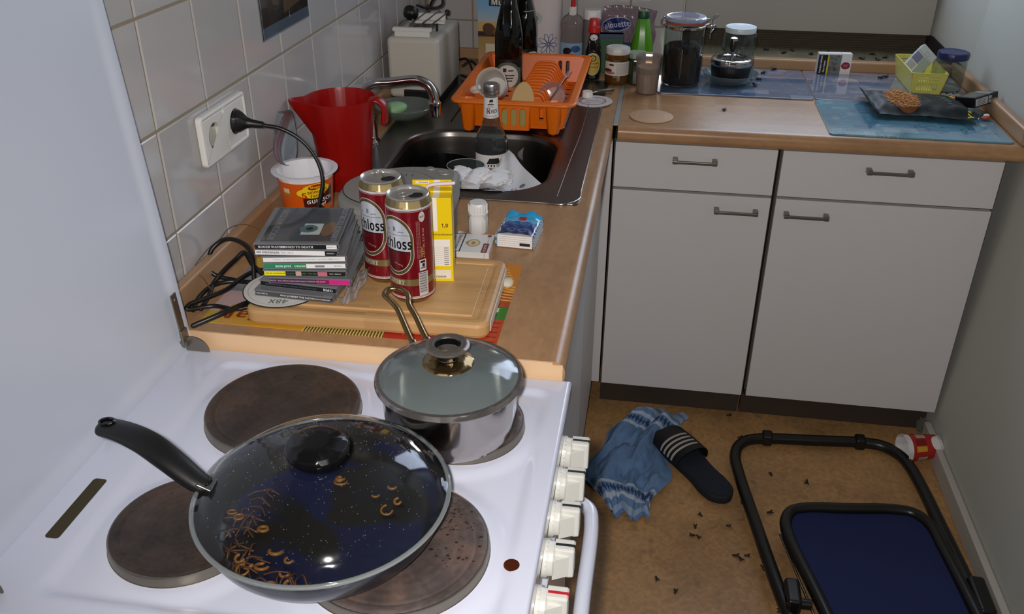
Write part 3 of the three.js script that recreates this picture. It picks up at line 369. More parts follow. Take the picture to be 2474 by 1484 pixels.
// CD-R and pile of CD cases
{
  single('compact_disc', 'white recordable disc with 48x printed on it, under the bottom CD case', 'disc', (() => { const s = new THREE.Shape(); s.absarc(0, 0, 0.060, 0, 2 * PI); const h = new THREE.Path(); h.absarc(0, 0, 0.0075, 0, 2 * PI); s.holes.push(h); const g = slab(s, 0, 0.0012, 0.0003, 48); worldUV(g, 'x', 'z'); const uv = g.attributes.uv; for (let i = 0; i < uv.count; i++) uv.setXY(i, uv.getX(i) / 0.12 + 0.5, 0.5 - uv.getY(i) / 0.12); return g; })(),
    printed(canvasTex(512, 512, (x, w, h) => { x.fillStyle = '#1d1a18'; x.fillRect(0, 0, w, h); x.fillStyle = '#d9d6cf'; x.beginPath(); x.arc(256, 256, 249, 0, 7); x.fill(); x.strokeStyle = '#8f8b84'; x.setLineDash([6, 5]); x.lineWidth = 5; x.beginPath(); x.arc(256, 256, 222, 0, 7); x.stroke(); txt(x, '48X', 270, 432, 70, '#6f7c6c', { rot: PI }); }), 0.5), [0.1535, H + 0.0259, 1.5345], 0.1);
  const L = [ // y, front centre x, z, turn, spine drawing, label
    ['grey CD case at the very bottom of the pile', 0.1807, 1.5666, -0.05, '#4a4a4a', (x, w, h) => { txt(x, '514 197-2', 90, h / 2, 34, '#d8d8d8'); txt(x, 'BON JOVI', 430, h / 2, 38, '#ddd', { font: 'serif' }); txt(x, 'KEEP THE FAITH', 640, h / 2, 38, '#ddd'); txt(x, 'JAMBCO/MERCURY', 900, h / 2, 26, '#ddd'); }],
    ['black CD case second from the bottom of the pile', 0.1854, 1.5557, -0.06, '#15171a', (x, w, h) => { txt(x, 'ROGER WHITTAKER · Was es auch gibt · die schönsten Lieder', 420, h / 2, 26, '#6b7a80', { bold: false }); txt(x, 'BMG', 920, h / 2, 56, '#e8e8e8', { font: 'serif' }); }],
    ['CD case with a pink and purple spine, third from the bottom', 0.2046, 1.5555, 0.10, '#4a2a44', (x, w, h) => { x.fillStyle = '#e0218a'; x.fillRect(760, 0, 264, h); x.fillStyle = '#8d1d55'; x.fillRect(600, 0, 160, h); txt(x, 'DIE ÄRZTE · DAS BESTE VON KURZ NACH FRÜHER BIS JETZT', 330, h / 2, 28, '#c9a9bd'); }],
    ['CD case with a yellow tab on its spine, fifth from the top', 0.1966, 1.552, 0.13, '#1c1f1a', (x, w, h) => { x.fillStyle = '#f2e51a'; x.fillRect(0, 0, 270, h); txt(x, 'HELGE SCHNEIDER', 140, h / 2, 28, '#222'); txt(x, 'ES GIBT REIS, BABY · THE BEST', 480, h / 2, 28, '#3f8f62'); x.fillStyle = '#caa58f'; x.fillRect(400, 0, 70, h); x.fillStyle = '#c96f7f'; x.fillRect(680, 4, 120, h); txt(x, '7432 1 80824 2', 900, h / 2, 22, '#ddd'); }],
    ['CD case with a green and white spine, fourth from the top', 0.1969, 1.5485, 0.17, '#f0efec', (x, w, h) => { x.fillStyle = '#1f8a5c'; x.fillRect(0, 0, 530, h); txt(x, '◆', 70, h / 2, 40, '#bfe0cf'); txt(x, 'BON JOVI', 240, h / 2, 44, '#e9f4ee'); txt(x, 'CRUSH', 450, h / 2, 44, '#e4efb0'); x.fillStyle = '#888'; x.fillRect(640, h * 0.3, 120, h * 0.5); txt(x, '542 562-2', 930, h / 2, 24, '#444'); }],
    ['CD case with a plain white spine, third from the top', 0.1968, 1.5479, 0.19, '#e9e8e6', (x, w, h) => { txt(x, 'CDVX2859', 170, h / 2, 22, '#777', { bold: false }); txt(x, 'Orchestral Manoeuvres in the Dark · The OMD Singles', 560, h / 2, 26, '#777', { bold: false }); txt(x, '7243 8 46039 2 1', 900, h / 2, 22, '#777', { bold: false }); }],
    ['CD case with a white spine and black end, second from the top', 0.1861, 1.5499, 0.12, '#ecebe9', (x, w, h) => { txt(x, 'REO SPEEDWAGON', 160, h / 2, 46, '#222', { sx: 0.7 }); txt(x, 'THE HITS', 400, h / 2, 40, '#777', { bold: false }); x.fillStyle = '#1d1d1f'; x.fillRect(880, 0, 144, h); txt(x, '4609952', 950, h / 2, 26, '#bbb'); }],
    ['grey-covered CD case lying on top of the pile', 0.1886, 1.552, 0.15, '#17181a', (x, w, h) => { txt(x, 'ROGER WATERS', 210, h / 2, 46, '#e4e4e4', { font: 'serif', sx: 0.9 }); txt(x, 'AMUSED TO DEATH', 520, h / 2, 46, '#e4e4e4', { font: 'serif', sx: 0.9 }); x.fillStyle = '#f0f0ee'; x.fillRect(890, 4, 130, h - 8); txt(x, '468761 2', 955, h / 2, 26, '#777'); }],
  ];
  const caseMat = M('#8f9092', 0.16, { transmission: 0.35, thickness: 0, clearcoat: 0.5 }), tray = [M('#2a2a2c', 0.5), M('#606163', 0.5), M('#bdbcb8', 0.5)];
  L.forEach(([lab, x, z, ry, bg, draw], i) => {
    const y = H + 0.0273 + 0.0105 * i, w = 0.1215, d = 0.132, hgt = 0.0099;
    const t = thing('cd_case', lab, 'CD case', [x, y, z], ry, 'piled CD cases');
    part('lid', box(w, 0.0022, d, 0, hgt - 0.0011, -d / 2, 0.0005), caseMat, t); part('base', merge(box(w, 0.002, d, 0, 0.001, -d / 2, 0.0004), box(0.0012, hgt - 0.0042, d - 0.012, -w / 2 + 0.0008, hgt / 2, -d / 2), box(0.0012, hgt - 0.0042, d - 0.012, w / 2 - 0.0008, hgt / 2, -d / 2)), caseMat, t);
    part('tray', box(w - 0.006, hgt - 0.0046, d - 0.006, 0, hgt / 2, -d / 2 - 0.001), tray[i % 3 === 2 ? 2 : i % 2], t);
    part('spine_card', new THREE.PlaneGeometry(w - 0.004, hgt - 0.003).translate(0, hgt / 2 - 0.0002, 0.0003), printed(canvasTex(1024, 72, (c, cw, ch) => { c.fillStyle = bg; c.fillRect(0, 0, cw, ch); draw(c, cw, ch); }), 0.35), t);
    if (i === 7) part('cover', box(w - 0.010, 0.0005, d - 0.012, 0.003, hgt + 0.0001, -d / 2 - 0.003), [0, 1, 2, 3, 4, 5].map((k) => k === 2 ? printed(canvasTex(512, 512, (c, cw, ch) => {
      c.fillStyle = '#4b4e51'; c.fillRect(0, 0, cw, ch); for (let k2 = 0; k2 < 260; k2++) { c.fillStyle = `rgba(${30 + 60 * rnd()},${34 + 60 * rnd()},${38 + 60 * rnd()},0.10)`; c.fillRect(cw * rnd(), ch * rnd(), 90, 60); }
      c.fillStyle = '#2e3133'; c.fillRect(0, 0, 30, ch); c.fillStyle = '#c2cbc6'; c.fillRect(240, 250, 130, 170); c.fillStyle = '#55706f'; c.beginPath(); c.ellipse(280, 330, 62, 58, 0, 0, 7); c.fill(); c.fillStyle = '#16201f'; c.beginPath(); c.arc(286, 330, 24, 0, 7); c.fill(); c.fillStyle = '#7a5a3c'; c.beginPath(); c.ellipse(416, 330, 44, 110, 0.1, 0, 7); c.fill();
      txt(c, 'ROGER WATERS', 60, 256, 58, '#7d8284', { font: 'serif', rot: -PI / 2 }); txt(c, 'AMUSED TO DEATH', 478, 256, 52, '#8b8f92', { font: 'serif', rot: -PI / 2 });
    }), 0.18, { clearcoat: 1, clearcoatRoughness: 0.06 }) : mats.black), t, 'dark grey printed cover behind clear plastic');
  });
  // loose clear film beside the pile
  seed = 5; single('clear_sleeve', 'crumpled clear plastic sleeve sticking out on the right of the CD pile', 'plastic film', sheet((u, v) => { const x = 0.246 + 0.026 * u + 0.008 * v, z = 1.572 - 0.15 * v; return [x, H + 0.031 + 0.030 * v * u + 0.004 * Math.sin(v * 23 + u * 9) + 0.003 * Math.sin(u * 14 - v * 11), z]; }, 12, 40, 0.0002), mats.clearPlastic);
}
// beer cans
{
  const canTex = canvasTex(2048, 1150, (x, w, h) => {
    const g = '#8a7b4c'; x.fillStyle = '#86121c'; x.fillRect(0, 0, w, h); x.fillStyle = '#e8e6e6'; x.fillRect(0, 0, w, 30); x.fillStyle = '#86121c'; x.fillRect(0, 24, w, 6); x.fillStyle = '#fff'; x.fillRect(0, 34, w, 3);
    x.fillStyle = g; x.fillRect(0, 880, w, 84); x.fillStyle = '#eae6e4'; x.fillRect(0, 1104, w, 30); x.fillStyle = '#86121c'; x.fillRect(0, 1112, w, 5);
    for (const cx of [690, 690 + 1024, 690 - 1024]) {
      const oval = (rx, ry, c) => { x.fillStyle = c; rrPath(x, cx - rx, 465 - ry, rx * 2, ry * 2, rx); x.fill(); };
      oval(292, 372, '#f2efec'); oval(284, 364, '#6f6238'); oval(262, 342, '#1a1612'); oval(258, 338, '#6f6238'); oval(246, 326, '#f0edea'); oval(238, 318, '#86121c');
      x.save(); rrPath(x, cx - 238, 147, 476, 636, 238); x.clip(); x.fillStyle = '#d8dde6'; x.fillRect(cx - 300, 100, 600, 420); x.fillStyle = '#6d0c15'; x.fillRect(cx - 300, 520, 600, 300); x.strokeStyle = '#222'; x.lineWidth = 4; x.beginPath(); x.moveTo(cx - 260, 330); x.lineTo(cx + 260, 322); x.stroke(); x.restore();
      txt(x, 'Schloss', cx, 432, 178, '#101014', { sx: 0.86 }); x.fillStyle = '#16161a'; x.fillRect(cx - 120, 520, 330, 14); txt(x, 'B', cx + 10, 255, 70, '#2b3550', { font: 'serif' }); txt(x, 'gebraut', cx + 110, 282, 22, '#333', { font: 'serif' }); txt(x, 'Malz', cx - 110, 275, 22, '#333', { font: 'serif' }); txt(x, '♞', cx + 70, 610, 70, '#a65a46'); txt(x, 'ein wenig', cx + 50, 690, 30, '#d8a090', { rot: 0.2 });
      txt(x, 'EXPORT', cx - 30, 924, 76, '#ece8dc', { font: 'serif' });
      const bxx = cx + 400; x.fillStyle = '#e8eaf0'; x.fillRect(bxx - 60, 800, 150, 300); x.fillStyle = '#14161c'; for (let k = 0; k < 24; k++) x.fillRect(bxx - 50, 812 + k * 11, 118, k % 3 ? 3 : 7); x.fillStyle = '#e8eaf0'; x.fillRect(bxx - 40, 640, 110, 140); x.fillStyle = '#14161c'; x.fillRect(bxx - 26, 655, 80, 26); x.fillRect(bxx - 26, 740, 80, 12); x.fillRect(bxx + 4, 690, 40, 44);
      x.save(); x.translate(bxx - 60, 620); x.rotate(-PI / 2); for (let k = 0; k < 3; k++) txt(x, 'Schloss Export, Bier, gebraut nach dem Reinheitsgebot', 0, k * 22, 19, '#d9b9b0', { align: 'left', bold: false }); txt(x, 'e 0,5 l alc. 5,2 % vol', 0, 100, 40, '#d9b9b0', { align: 'left' }); x.restore();
      x.fillStyle = '#e8e6e0'; x.beginPath(); x.ellipse(bxx + 30, 110, 50, 62, 0, 0, 7); x.fill(); txt(x, 'BEST', bxx + 30, 110, 30, '#222'); x.fillStyle = '#b08a2a'; x.fillRect(bxx - 5, 480, 26, 130);
    }
  });
  function rrPath(x, a, b, w, h, r) { x.beginPath(); x.moveTo(a + r, b); x.arcTo(a + w, b, a + w, b + h, r); x.arcTo(a + w, b + h, a, b + h, r); x.arcTo(a, b + h, a, b, r); x.arcTo(a, b, a + w, b, r); x.closePath(); }
  const can = (label, x, z, ry) => {
    const t = thing('beer_can', label, 'beer can', [x, H + 0.0256, z], ry, 'beer cans on the board'), R = 0.0325, hb = 0.141, y0 = 0.0085;
    const al = M('#c4c0ba', 0.34, { metalness: 0.75 }), gold = M('#9c8c62', 0.42, { metalness: 0.9 });
    part('body', new THREE.CylinderGeometry(R, R, hb, 64, 1, true).rotateY(PI).translate(0, y0 + hb / 2, 0), printed(canTex, 0.24, { metalness: 0.45, clearcoat: 0.4, clearcoatRoughness: 0.15 }), t);
    part('base', lathe([[0, 0.006], [0.020, 0.003], [0.0245, 0], [0.0258, 0.0003], [0.0305, 0.0062], [R, y0]], 48), gold, t);
    part('shoulder', lathe([[R, y0 + hb], [0.0318, y0 + hb + 0.0022], [0.0305, y0 + hb + 0.0055], [0.0294, y0 + hb + 0.0078], [0.0288, y0 + hb + 0.0090]], 48), gold, t);
    const lid = part('lid', lathe([[0.0288, y0 + hb + 0.0090], [0.0296, y0 + hb + 0.0098], [0.0299, y0 + hb + 0.0115], [0.0288, y0 + hb + 0.0128], [0.0275, y0 + hb + 0.0118], [0.0258, y0 + hb + 0.0078], [0.0240, y0 + hb + 0.0076], [0, y0 + hb + 0.0080]], 48), al, t);
    const top = y0 + hb + 0.0083;
    part('opening', new THREE.CylinderGeometry(0.0078, 0.0078, 0.0008, 28).scale(1.35, 1, 1).translate(0.0105, top, 0.004), M('#050404', 0.8), lid);
    const ring = (f) => { const s = rrShape(0.022, 0.0155, 0.0075); s.holes.push(rrShape(0.009, 0.0085, 0.004, -0.005, 0, true)); return extrude(s, 0.0012, 0.0004).rotateX(-PI / 2); };
    const tab = part('tab', ring(), al, lid); tab.position.set(-0.002, top + 0.0012, -0.002); tab.rotation.set(0, label.includes('nearer') ? 0.15 : 0.6, label.includes('nearer') ? 0.08 : -0.9);
    if (!label.includes('nearer')) tab.position.y = top + 0.007;
  };
  can('dark red half-litre beer can with its tab bent up, the one farther back', 0.2935, 1.4660, facing(0.2935, 1.466) + 0.24);
  can('dark red half-litre beer can showing its barcode, the one nearer the saucepan', 0.3490, 1.5210, facing(0.349, 1.521) + 0.27);
}
// drink carton with straw
{
  const t = thing('drink_carton', 'yellow drink carton with a bent white straw, behind the beer cans', 'carton', [0.3655, H + 0.0258, 1.4525], 0.16);
  const face = printed(canvasTex(512, 1024, (x, w, h) => { x.fillStyle = '#f0cf08'; x.fillRect(0, 0, w, h); x.fillStyle = '#f4eedd'; x.fillRect(0, 0, 330, 400); txt(x, '1,0', 420, 330, 64, '#5a2a2a'); txt(x, '0,5 % Fett im Milchanteil', 360, 440, 26, '#222'); x.fillStyle = '#f4efe2'; x.fillRect(150, 500, 330, 330); x.fillStyle = '#b8b2a2'; for (let k = 0; k < 9; k++) x.fillRect(150, 590 + k * 26, 330, 3); x.fillStyle = '#555'; for (let k = 0; k < 9; k++) { x.fillRect(160, 600 + k * 26, 120, 7); x.fillRect(400, 600 + k * 26, 60, 7); } x.fillStyle = '#efe6cc'; x.fillRect(190, 880, 290, 110); txt(x, 'MIX', 250, 905, 26, '#333'); txt(x, 'C020429', 350, 965, 34, '#333'); }), 0.35);
  const plain = M('#ecca0a', 0.35), top = printed(canvasTex(256, 256, (x, w, h) => { x.fillStyle = '#eac806'; x.fillRect(0, 0, w, h); x.fillStyle = '#efe9dc'; x.fillRect(20, 30, 90, 90); txt(x, '300', 70, 75, 40, '#38306a'); x.fillStyle = '#e8ddc8'; x.fillRect(140, 0, 40, h); x.fillStyle = '#b98a10'; x.beginPath(); x.arc(220, 60, 14, 0, 7); x.fill(); }), 0.4);
  part('box', box(0.060, 0.136, 0.044, 0, 0.068, 0), [plain, plain, top, plain, face, plain], t);
  part('top_flap', merge(box(0.060, 0.0025, 0.020, 0, 0.1375, -0.008), box(0.058, 0.012, 0.002, 0, 0.143, -0.016)), top, t);
  part('straw', tube([[-0.006, 0.136, 0.006], [-0.006, 0.146, 0.007], [0.0, 0.1505, 0.009], [0.034, 0.1555, 0.014]], 0.0026, { seg: 24 }), M('#ecd9de', 0.4), t);
}
// medicine bottle, cigarette pack, tissues, scraps
{
  const t = thing('medicine_bottle', 'small white plastic bottle with a ribbed screw cap, behind the flat cigarette pack', 'bottle', [0.3885, H, 1.2240]);
  part('bottle', lathe([[0, 0], [0.0165, 0], [0.0175, 0.002], [0.0175, 0.024], [0.0168, 0.026], [0.0172, 0.0275], [0.0168, 0.029], [0.0168, 0.034]], 40), mats.white, t);
  const ribs = []; for (let k = 0; k < 22; k++) { const a = k / 22 * 2 * PI; ribs.push(box(0.0018, 0.014, 0.0018, 0.0163 * Math.cos(a), 0.044, 0.0163 * Math.sin(a), 0.0005)); }
  part('cap', merge(lathe([[0.0172, 0.032], [0.0178, 0.0335], [0.0178, 0.0365], [0.0163, 0.038], [0.0160, 0.052], [0.0145, 0.0545], [0, 0.0552]], 40), ribs), mats.white, t);
  const c = thing('cigarette_pack', 'white cigarette pack lying flat beside the board, with a black-framed health warning', 'cigarette pack', [0.3845, H, 1.2985], 0.03);
  const topT = printed(canvasTex(512, 384, (x, w, h) => { x.fillStyle = '#e4e2df'; x.fillRect(0, 0, w, h); x.save(); x.strokeStyle = '#16171a'; x.lineWidth = 12; x.strokeRect(-20, 6, 225, h - 12); txt(x, 'Rauchen kann', 160, 180, 44, '#222', { rot: PI / 2 }); txt(x, 'tödlich sein', 100, 170, 40, '#222', { rot: PI / 2 }); x.restore(); x.fillStyle = '#b8a070'; for (let k = 0; k < 22; k++) { const a = k / 22 * 6.28; x.beginPath(); x.ellipse(318 + 52 * Math.cos(a), 190 + 62 * Math.sin(a), 20, 18, a, 0, 7); x.fill(); } x.fillStyle = '#dcc8a0'; x.beginPath(); x.ellipse(318, 190, 52, 60, 0, 0, 7); x.fill(); x.fillStyle = '#a08858'; x.beginPath(); x.ellipse(318, 190, 22, 34, 0, 0, 7); x.fill(); txt(x, 'Mio', 250, 190, 36, '#555', { rot: PI / 2, font: 'serif' }); x.fillStyle = '#7a1c26'; x.fillRect(425, 190, 60, 194); txt(x, 'ELIXYR', 455, 290, 36, '#e9d9d2', { rot: -PI / 2, font: 'serif' }); x.fillRect(440, 8, 40, 40); }), 0.4), side = M('#dcdad6', 0.45);
  part('box', box(0.084, 0.0105, 0.072, 0, 0.00525, 0), [side, side, topT, side, side, side], c); part('lid_line', box(0.0006, 0.0107, 0.0724, 0.034, 0.0053, 0), M('#8d8a86', 0.6), c);
  const p = thing('tissue_pack', 'opened blue and white pack of paper tissues on the worktop edge side', 'tissues', [0.4655, H, 1.2490], -0.06);
  const shapeF = (u, v, k) => 0;
  const pT = printed(canvasTex(512, 512, (x, w, h) => { const g = x.createLinearGradient(0, 0, 0, h); g.addColorStop(0, '#1a9ad8'); g.addColorStop(0.35, '#6cc0e4'); g.addColorStop(0.5, '#12408a'); g.addColorStop(1, '#0c2c6c'); x.fillStyle = g; x.fillRect(0, 0, w, h); x.fillStyle = '#16488f'; x.beginPath(); x.ellipse(250, 255, 190, 60, -0.05, 0, 7); x.fill(); txt(x, 'Feeling', 255, 240, 88, '#5fa0d8', { font: 'serif', bold: false }); x.fillStyle = '#c01722'; x.fillRect(205, 70, 110, 90); x.strokeStyle = '#bcd4ec'; x.lineWidth = 6; for (const q of [180, 330]) { x.beginPath(); x.ellipse(q, 420, 52, 34, 0, 0, 7); x.stroke(); } }), 0.22, { clearcoat: 0.7 });
  part('wrapper', sheet((u, v) => { const e = Math.min(u, 1 - u), f = v; return [(u - 0.5) * 0.066, 0.0235 + 0.0035 * smooth(0, 0.25, e) + 0.0005 * Math.sin(u * 23 + v * 17) - 0.004 * (1 - smooth(0, 0.05, e)) + (v > 0.86 ? 0.007 * (v - 0.86) / 0.14 * (0.7 + 0.35 * Math.sin(u * 11)) : 0), 0.034 - 0.080 * v]; }, 36, 36, 0.0005), pT, p);
  part('wrapper_side', merge(...[-1, 1].map((s) => sheet((u, v) => [s * (0.0325 + 0.0012 * Math.sin(u * 40 + v * 13) + 0.0008 * Math.sin(u * 90)), 0.001 + 0.0225 * v, -0.044 + 0.082 * u], 48, 8, 0.0003))), M('#b8cce0', 0.12, { clearcoat: 1, metalness: 0.25 }), p, 'crinkled shiny side of the wrapper');
  part('tissues', merge(...[0, 1, 2, 3, 4, 5].map((k) => box(0.061, 0.0034, 0.080, 0, 0.003 + k * 0.0038, -0.0015, 0.0012))), mats.paper, p);
  part('seal', box(0.018, 0.005, 0.0006, 0.018, 0.009, 0.0392), M('#1d2330', 0.5), p);
  single('paper_scrap', 'tiny torn white paper scrap beside the medicine bottle', 'paper scrap', sheet((u, v) => [0.014 * (u - 0.5), 0.0018 + 0.003 * u * v, 0.016 * (v - 0.5) * (1 - 0.5 * u)], 4, 4, 0.0003), mats.paper, [0.363, H, 1.243]);
  single('crumb', 'pale green-white crumb of food on the mat at the board corner', 'crumb', new THREE.IcosahedronGeometry(0.0095, 2).scale(1, 0.75, 1.25), M('#cfc9b4', 0.8), [0.4745, H + 0.0068, 1.425]);
}
// portable CD player
{
  const t = thing('cd_player', 'rounded silver-grey portable CD player with a round lid, behind the cans', 'CD player', [0.262, H, 1.2780]);
  const pts = [[0.070, -0.112], [0.030, -0.118], [-0.022, -0.110], [-0.066, -0.082], [-0.093, -0.036], [-0.097, 0.012], [-0.086, 0.060], [-0.050, 0.094], [0.0, 0.101], [0.050, 0.096], [0.082, 0.072], [0.094, 0.030], [0.0935, -0.03], [0.088, -0.085], [0.082, -0.106]];
  const c = new THREE.CatmullRomCurve3(pts.map((q) => V(q[0], 0, q[1])), true, 'centripetal').getSpacedPoints(72).map((q) => [q.x, q.z]);
  const silver = M('#989790', 0.42, { metalness: 0.25 }), dark = M('#5d6266', 0.4, { metalness: 0.3 });
  part('body', slab(polyShape(c), 0.046, 0.046, 0.009), silver, t); part('base', slab(polyShape(c.map((q) => [q[0] * 0.93, q[1] * 0.93])), 0.001, 0.046, 0.007), dark, t, 'darker grey lower half');
  const disc = new THREE.Shape(); disc.absarc(-0.014, -0.004, 0.079, 0, 2 * PI); part('lid', slab(disc, 0.0915, 0.0022, 0.0010, 40), silver, t); part('lid_gap', new THREE.TorusGeometry(0.0795, 0.0008, 6, 90).rotateX(PI / 2).translate(-0.014, 0.0925, -0.004), mats.rubber, t);
  for (const [x, z] of [[0.032, -0.101], [0.055, -0.095], [0.062, -0.082]]) part('button', lathe([[0, 0.004], [0.005, 0.0038], [0.0075, 0.002], [0.008, 0]], 20).scale(1.15, 1, 0.7).translate(x, 0.0915, z), silver, t);
  const grille = []; for (let k = 0; k < 40; k++) { const a = 2.35 + k * 0.028; grille.push(box(0.0012, 0.022, 0.0014, 0.0985 * Math.cos(a) + 0.0, 0.066, 0.105 * Math.sin(a) - 0.004)); } part('ribs', merge(grille), dark, t);
  part('cut_mark', merge([0, 1, 2].map((k) => box(0.0022, 0.0006, 0.009, -0.012 + k * 0.011, 0.0938, -0.060).rotateY(0))), dark, t);
}
// instant-meal tub with peeled foil
{
  const t = thing('meal_tub', 'orange and white instant meal tub, empty, with its foil lid peeled back', 'food tub', [0.083, H, 1.2370]);
  part('cup', lathe([[0, 0.002], [0.036, 0.002], [0.0385, 0.004], [0.041, 0.02], [0.0465, 0.075], [0.0475, 0.092], [0.0490, 0.1005], [0.0555, 0.1020], [0.0575, 0.1012], [0.0578, 0.1026], [0.0545, 0.1036], [0.0480, 0.1024], [0.0462, 0.092], [0.0452, 0.076], [0.0398, 0.02], [0.037, 0.0042], [0, 0.0035]], 64), M('#e6e4e6', 0.35), t);
  const lab = canvasTex(2048, 512, (x, w, h) => { x.fillStyle = '#d8590c'; x.fillRect(0, 0, w, h); x.scale(1, 0.78); h /= 0.78; const cx = 1060; x.fillStyle = '#4a1710'; x.beginPath(); x.moveTo(cx - 110, h); x.lineTo(cx - 130, 240); x.quadraticCurveTo(cx + 120, 200, cx + 290, 90); x.lineTo(cx + 300, h); x.fill(); x.fillStyle = '#f2d21c'; for (const q of [[-60, 140, 140, 70], [110, 120, 120, 62], [30, 70, 150, 56], [30, 180, 130, 60]]) { x.beginPath(); x.ellipse(cx + q[0], q[1], q[2], q[3], -0.1, 0, 7); x.fill(); } x.fillStyle = '#a81d12'; x.beginPath(); x.ellipse(cx + 30, 66, 88, 40, -0.1, 0, 7); x.fill(); txt(x, 'Maggi', cx + 30, 66, 46, '#f2d21c'); txt(x, '5', cx - 110, 190, 130, '#b5230f'); txt(x, 'Minuten', cx + 60, 140, 64, '#8a2a10', { rot: -0.08 }); txt(x, 'Terrine', cx + 70, 200, 66, '#8a2a10', { rot: -0.1 }); txt(x, 'GULASCH', cx + 90, 290, 80, '#f2eee6', { rot: -0.05 }); txt(x, 'Topf', cx + 110, 356, 60, '#f2eee6', { rot: -0.05 }); x.fillStyle = '#c8641c'; for (let k = 0; k < 14; k++) { x.beginPath(); x.ellipse(cx + 150 + 20 * k % 160, 400 + (k * 37) % 110, 34, 18, k, 0, 7); x.fill(); } x.fillStyle = '#c4230f'; x.beginPath(); x.arc(cx, 440, 56, 0, 7); x.fill(); x.fillStyle = '#4c8a1c'; x.beginPath(); x.arc(cx + 4, 450, 18, 0, 7); x.fill(); x.fillStyle = '#e8c89a'; x.fillRect(cx - 380, 90, 90, 70); x.fillStyle = '#7aa02a'; x.fillRect(cx - 380, 160, 90, 30); });
  const lg = new THREE.CylinderGeometry(0.0487, 0.0413, 0.077, 64, 1, true).translate(0, 0.0525, 0); const m = part('label', lg, printed(lab, 0.35), t, 'orange printed sleeve'); m.rotation.y = PI + facing(0.083, 1.237) + 0.1;
  const foil = M('#a9aeb4', 0.25, { metalness: 0.75 });
  part('foil_lid', sheet((u, v) => { const w = 0.052 * Math.sqrt(Math.max(0.02, 1 - Math.pow(2 * v - 1, 2) * 0.92)) , x = -0.050 - 0.012 * Math.sin(v * 2.6) + 0.003 * Math.sin(u * 9 + v * 6), z = -0.056 + 0.02 * (1 - v) + (u - 0.5) * 1.9 * w + 0.006 * Math.sin(v * 7); return [x + 0.012 * Math.pow(2 * u - 1, 2), 0.097 + 0.088 * v, z]; }, 20, 30, 0.0003), foil, t, 'peeled silver foil lid standing up');
}
// red measuring jug
{
  const t = thing('jug', 'red plastic measuring jug with a spout and open handle, beside the tiles', 'jug', [0.0905, H, 1.0480]);
  const prof = [[0, 0.001], [0.046, 0.001], [0.0495, 0.004], [0.0515, 0.04], [0.0575, 0.11], [0.0655, 0.168], [0.0668, 0.176], [0.0655, 0.1765], [0.0638, 0.168], [0.056, 0.11], [0.050, 0.04], [0.048, 0.006], [0, 0.0035]];
  const g = new THREE.LatheGeometry(prof.map((p) => new THREE.Vector2(Math.max(1e-5, p[0]), p[1])), 96), p = g.attributes.position, a0 = Math.atan2(0.040, -0.072);
  for (let i = 0; i < p.count; i++) { const x = p.getX(i), z = p.getZ(i), y = p.getY(i), a = Math.atan2(z, x); let d = Math.abs(a - a0); d = Math.min(d, 2 * PI - d); const k = Math.exp(-Math.pow(d / 0.26, 2)) * smooth(0.10, 0.176, y) * 0.030, r = Math.hypot(x, z) || 1; if (r > 0.03) p.setXYZ(i, x * (1 + k / r), y + k * 0.12, z * (1 + k / r)); }
  part('body', toCreasedNormals(g, 0.9), mats.red, t);
  const hp = curve([[0.056, 0.169, -0.010], [0.070, 0.170, -0.013], [0.079, 0.161, -0.015], [0.081, 0.144, -0.015], [0.079, 0.122, -0.014]]);
  part('handle', surf((u, v) => { const q = hp.getPointAt(v), d = hp.getTangentAt(v), s = V(0, 0, 1), n = d.clone().cross(s).normalize(), a = u * 2 * PI, k = v > 0.94 ? Math.sqrt(Math.max(0, 1 - ((v - 0.94) / 0.06) ** 2)) : 1; q.addScaledVector(s, Math.cos(a) * 0.0145 * k).addScaledVector(n, Math.sin(a) * 0.006 * k); return [q.x, q.y, q.z]; }, 20, 40), mats.red, t);
}
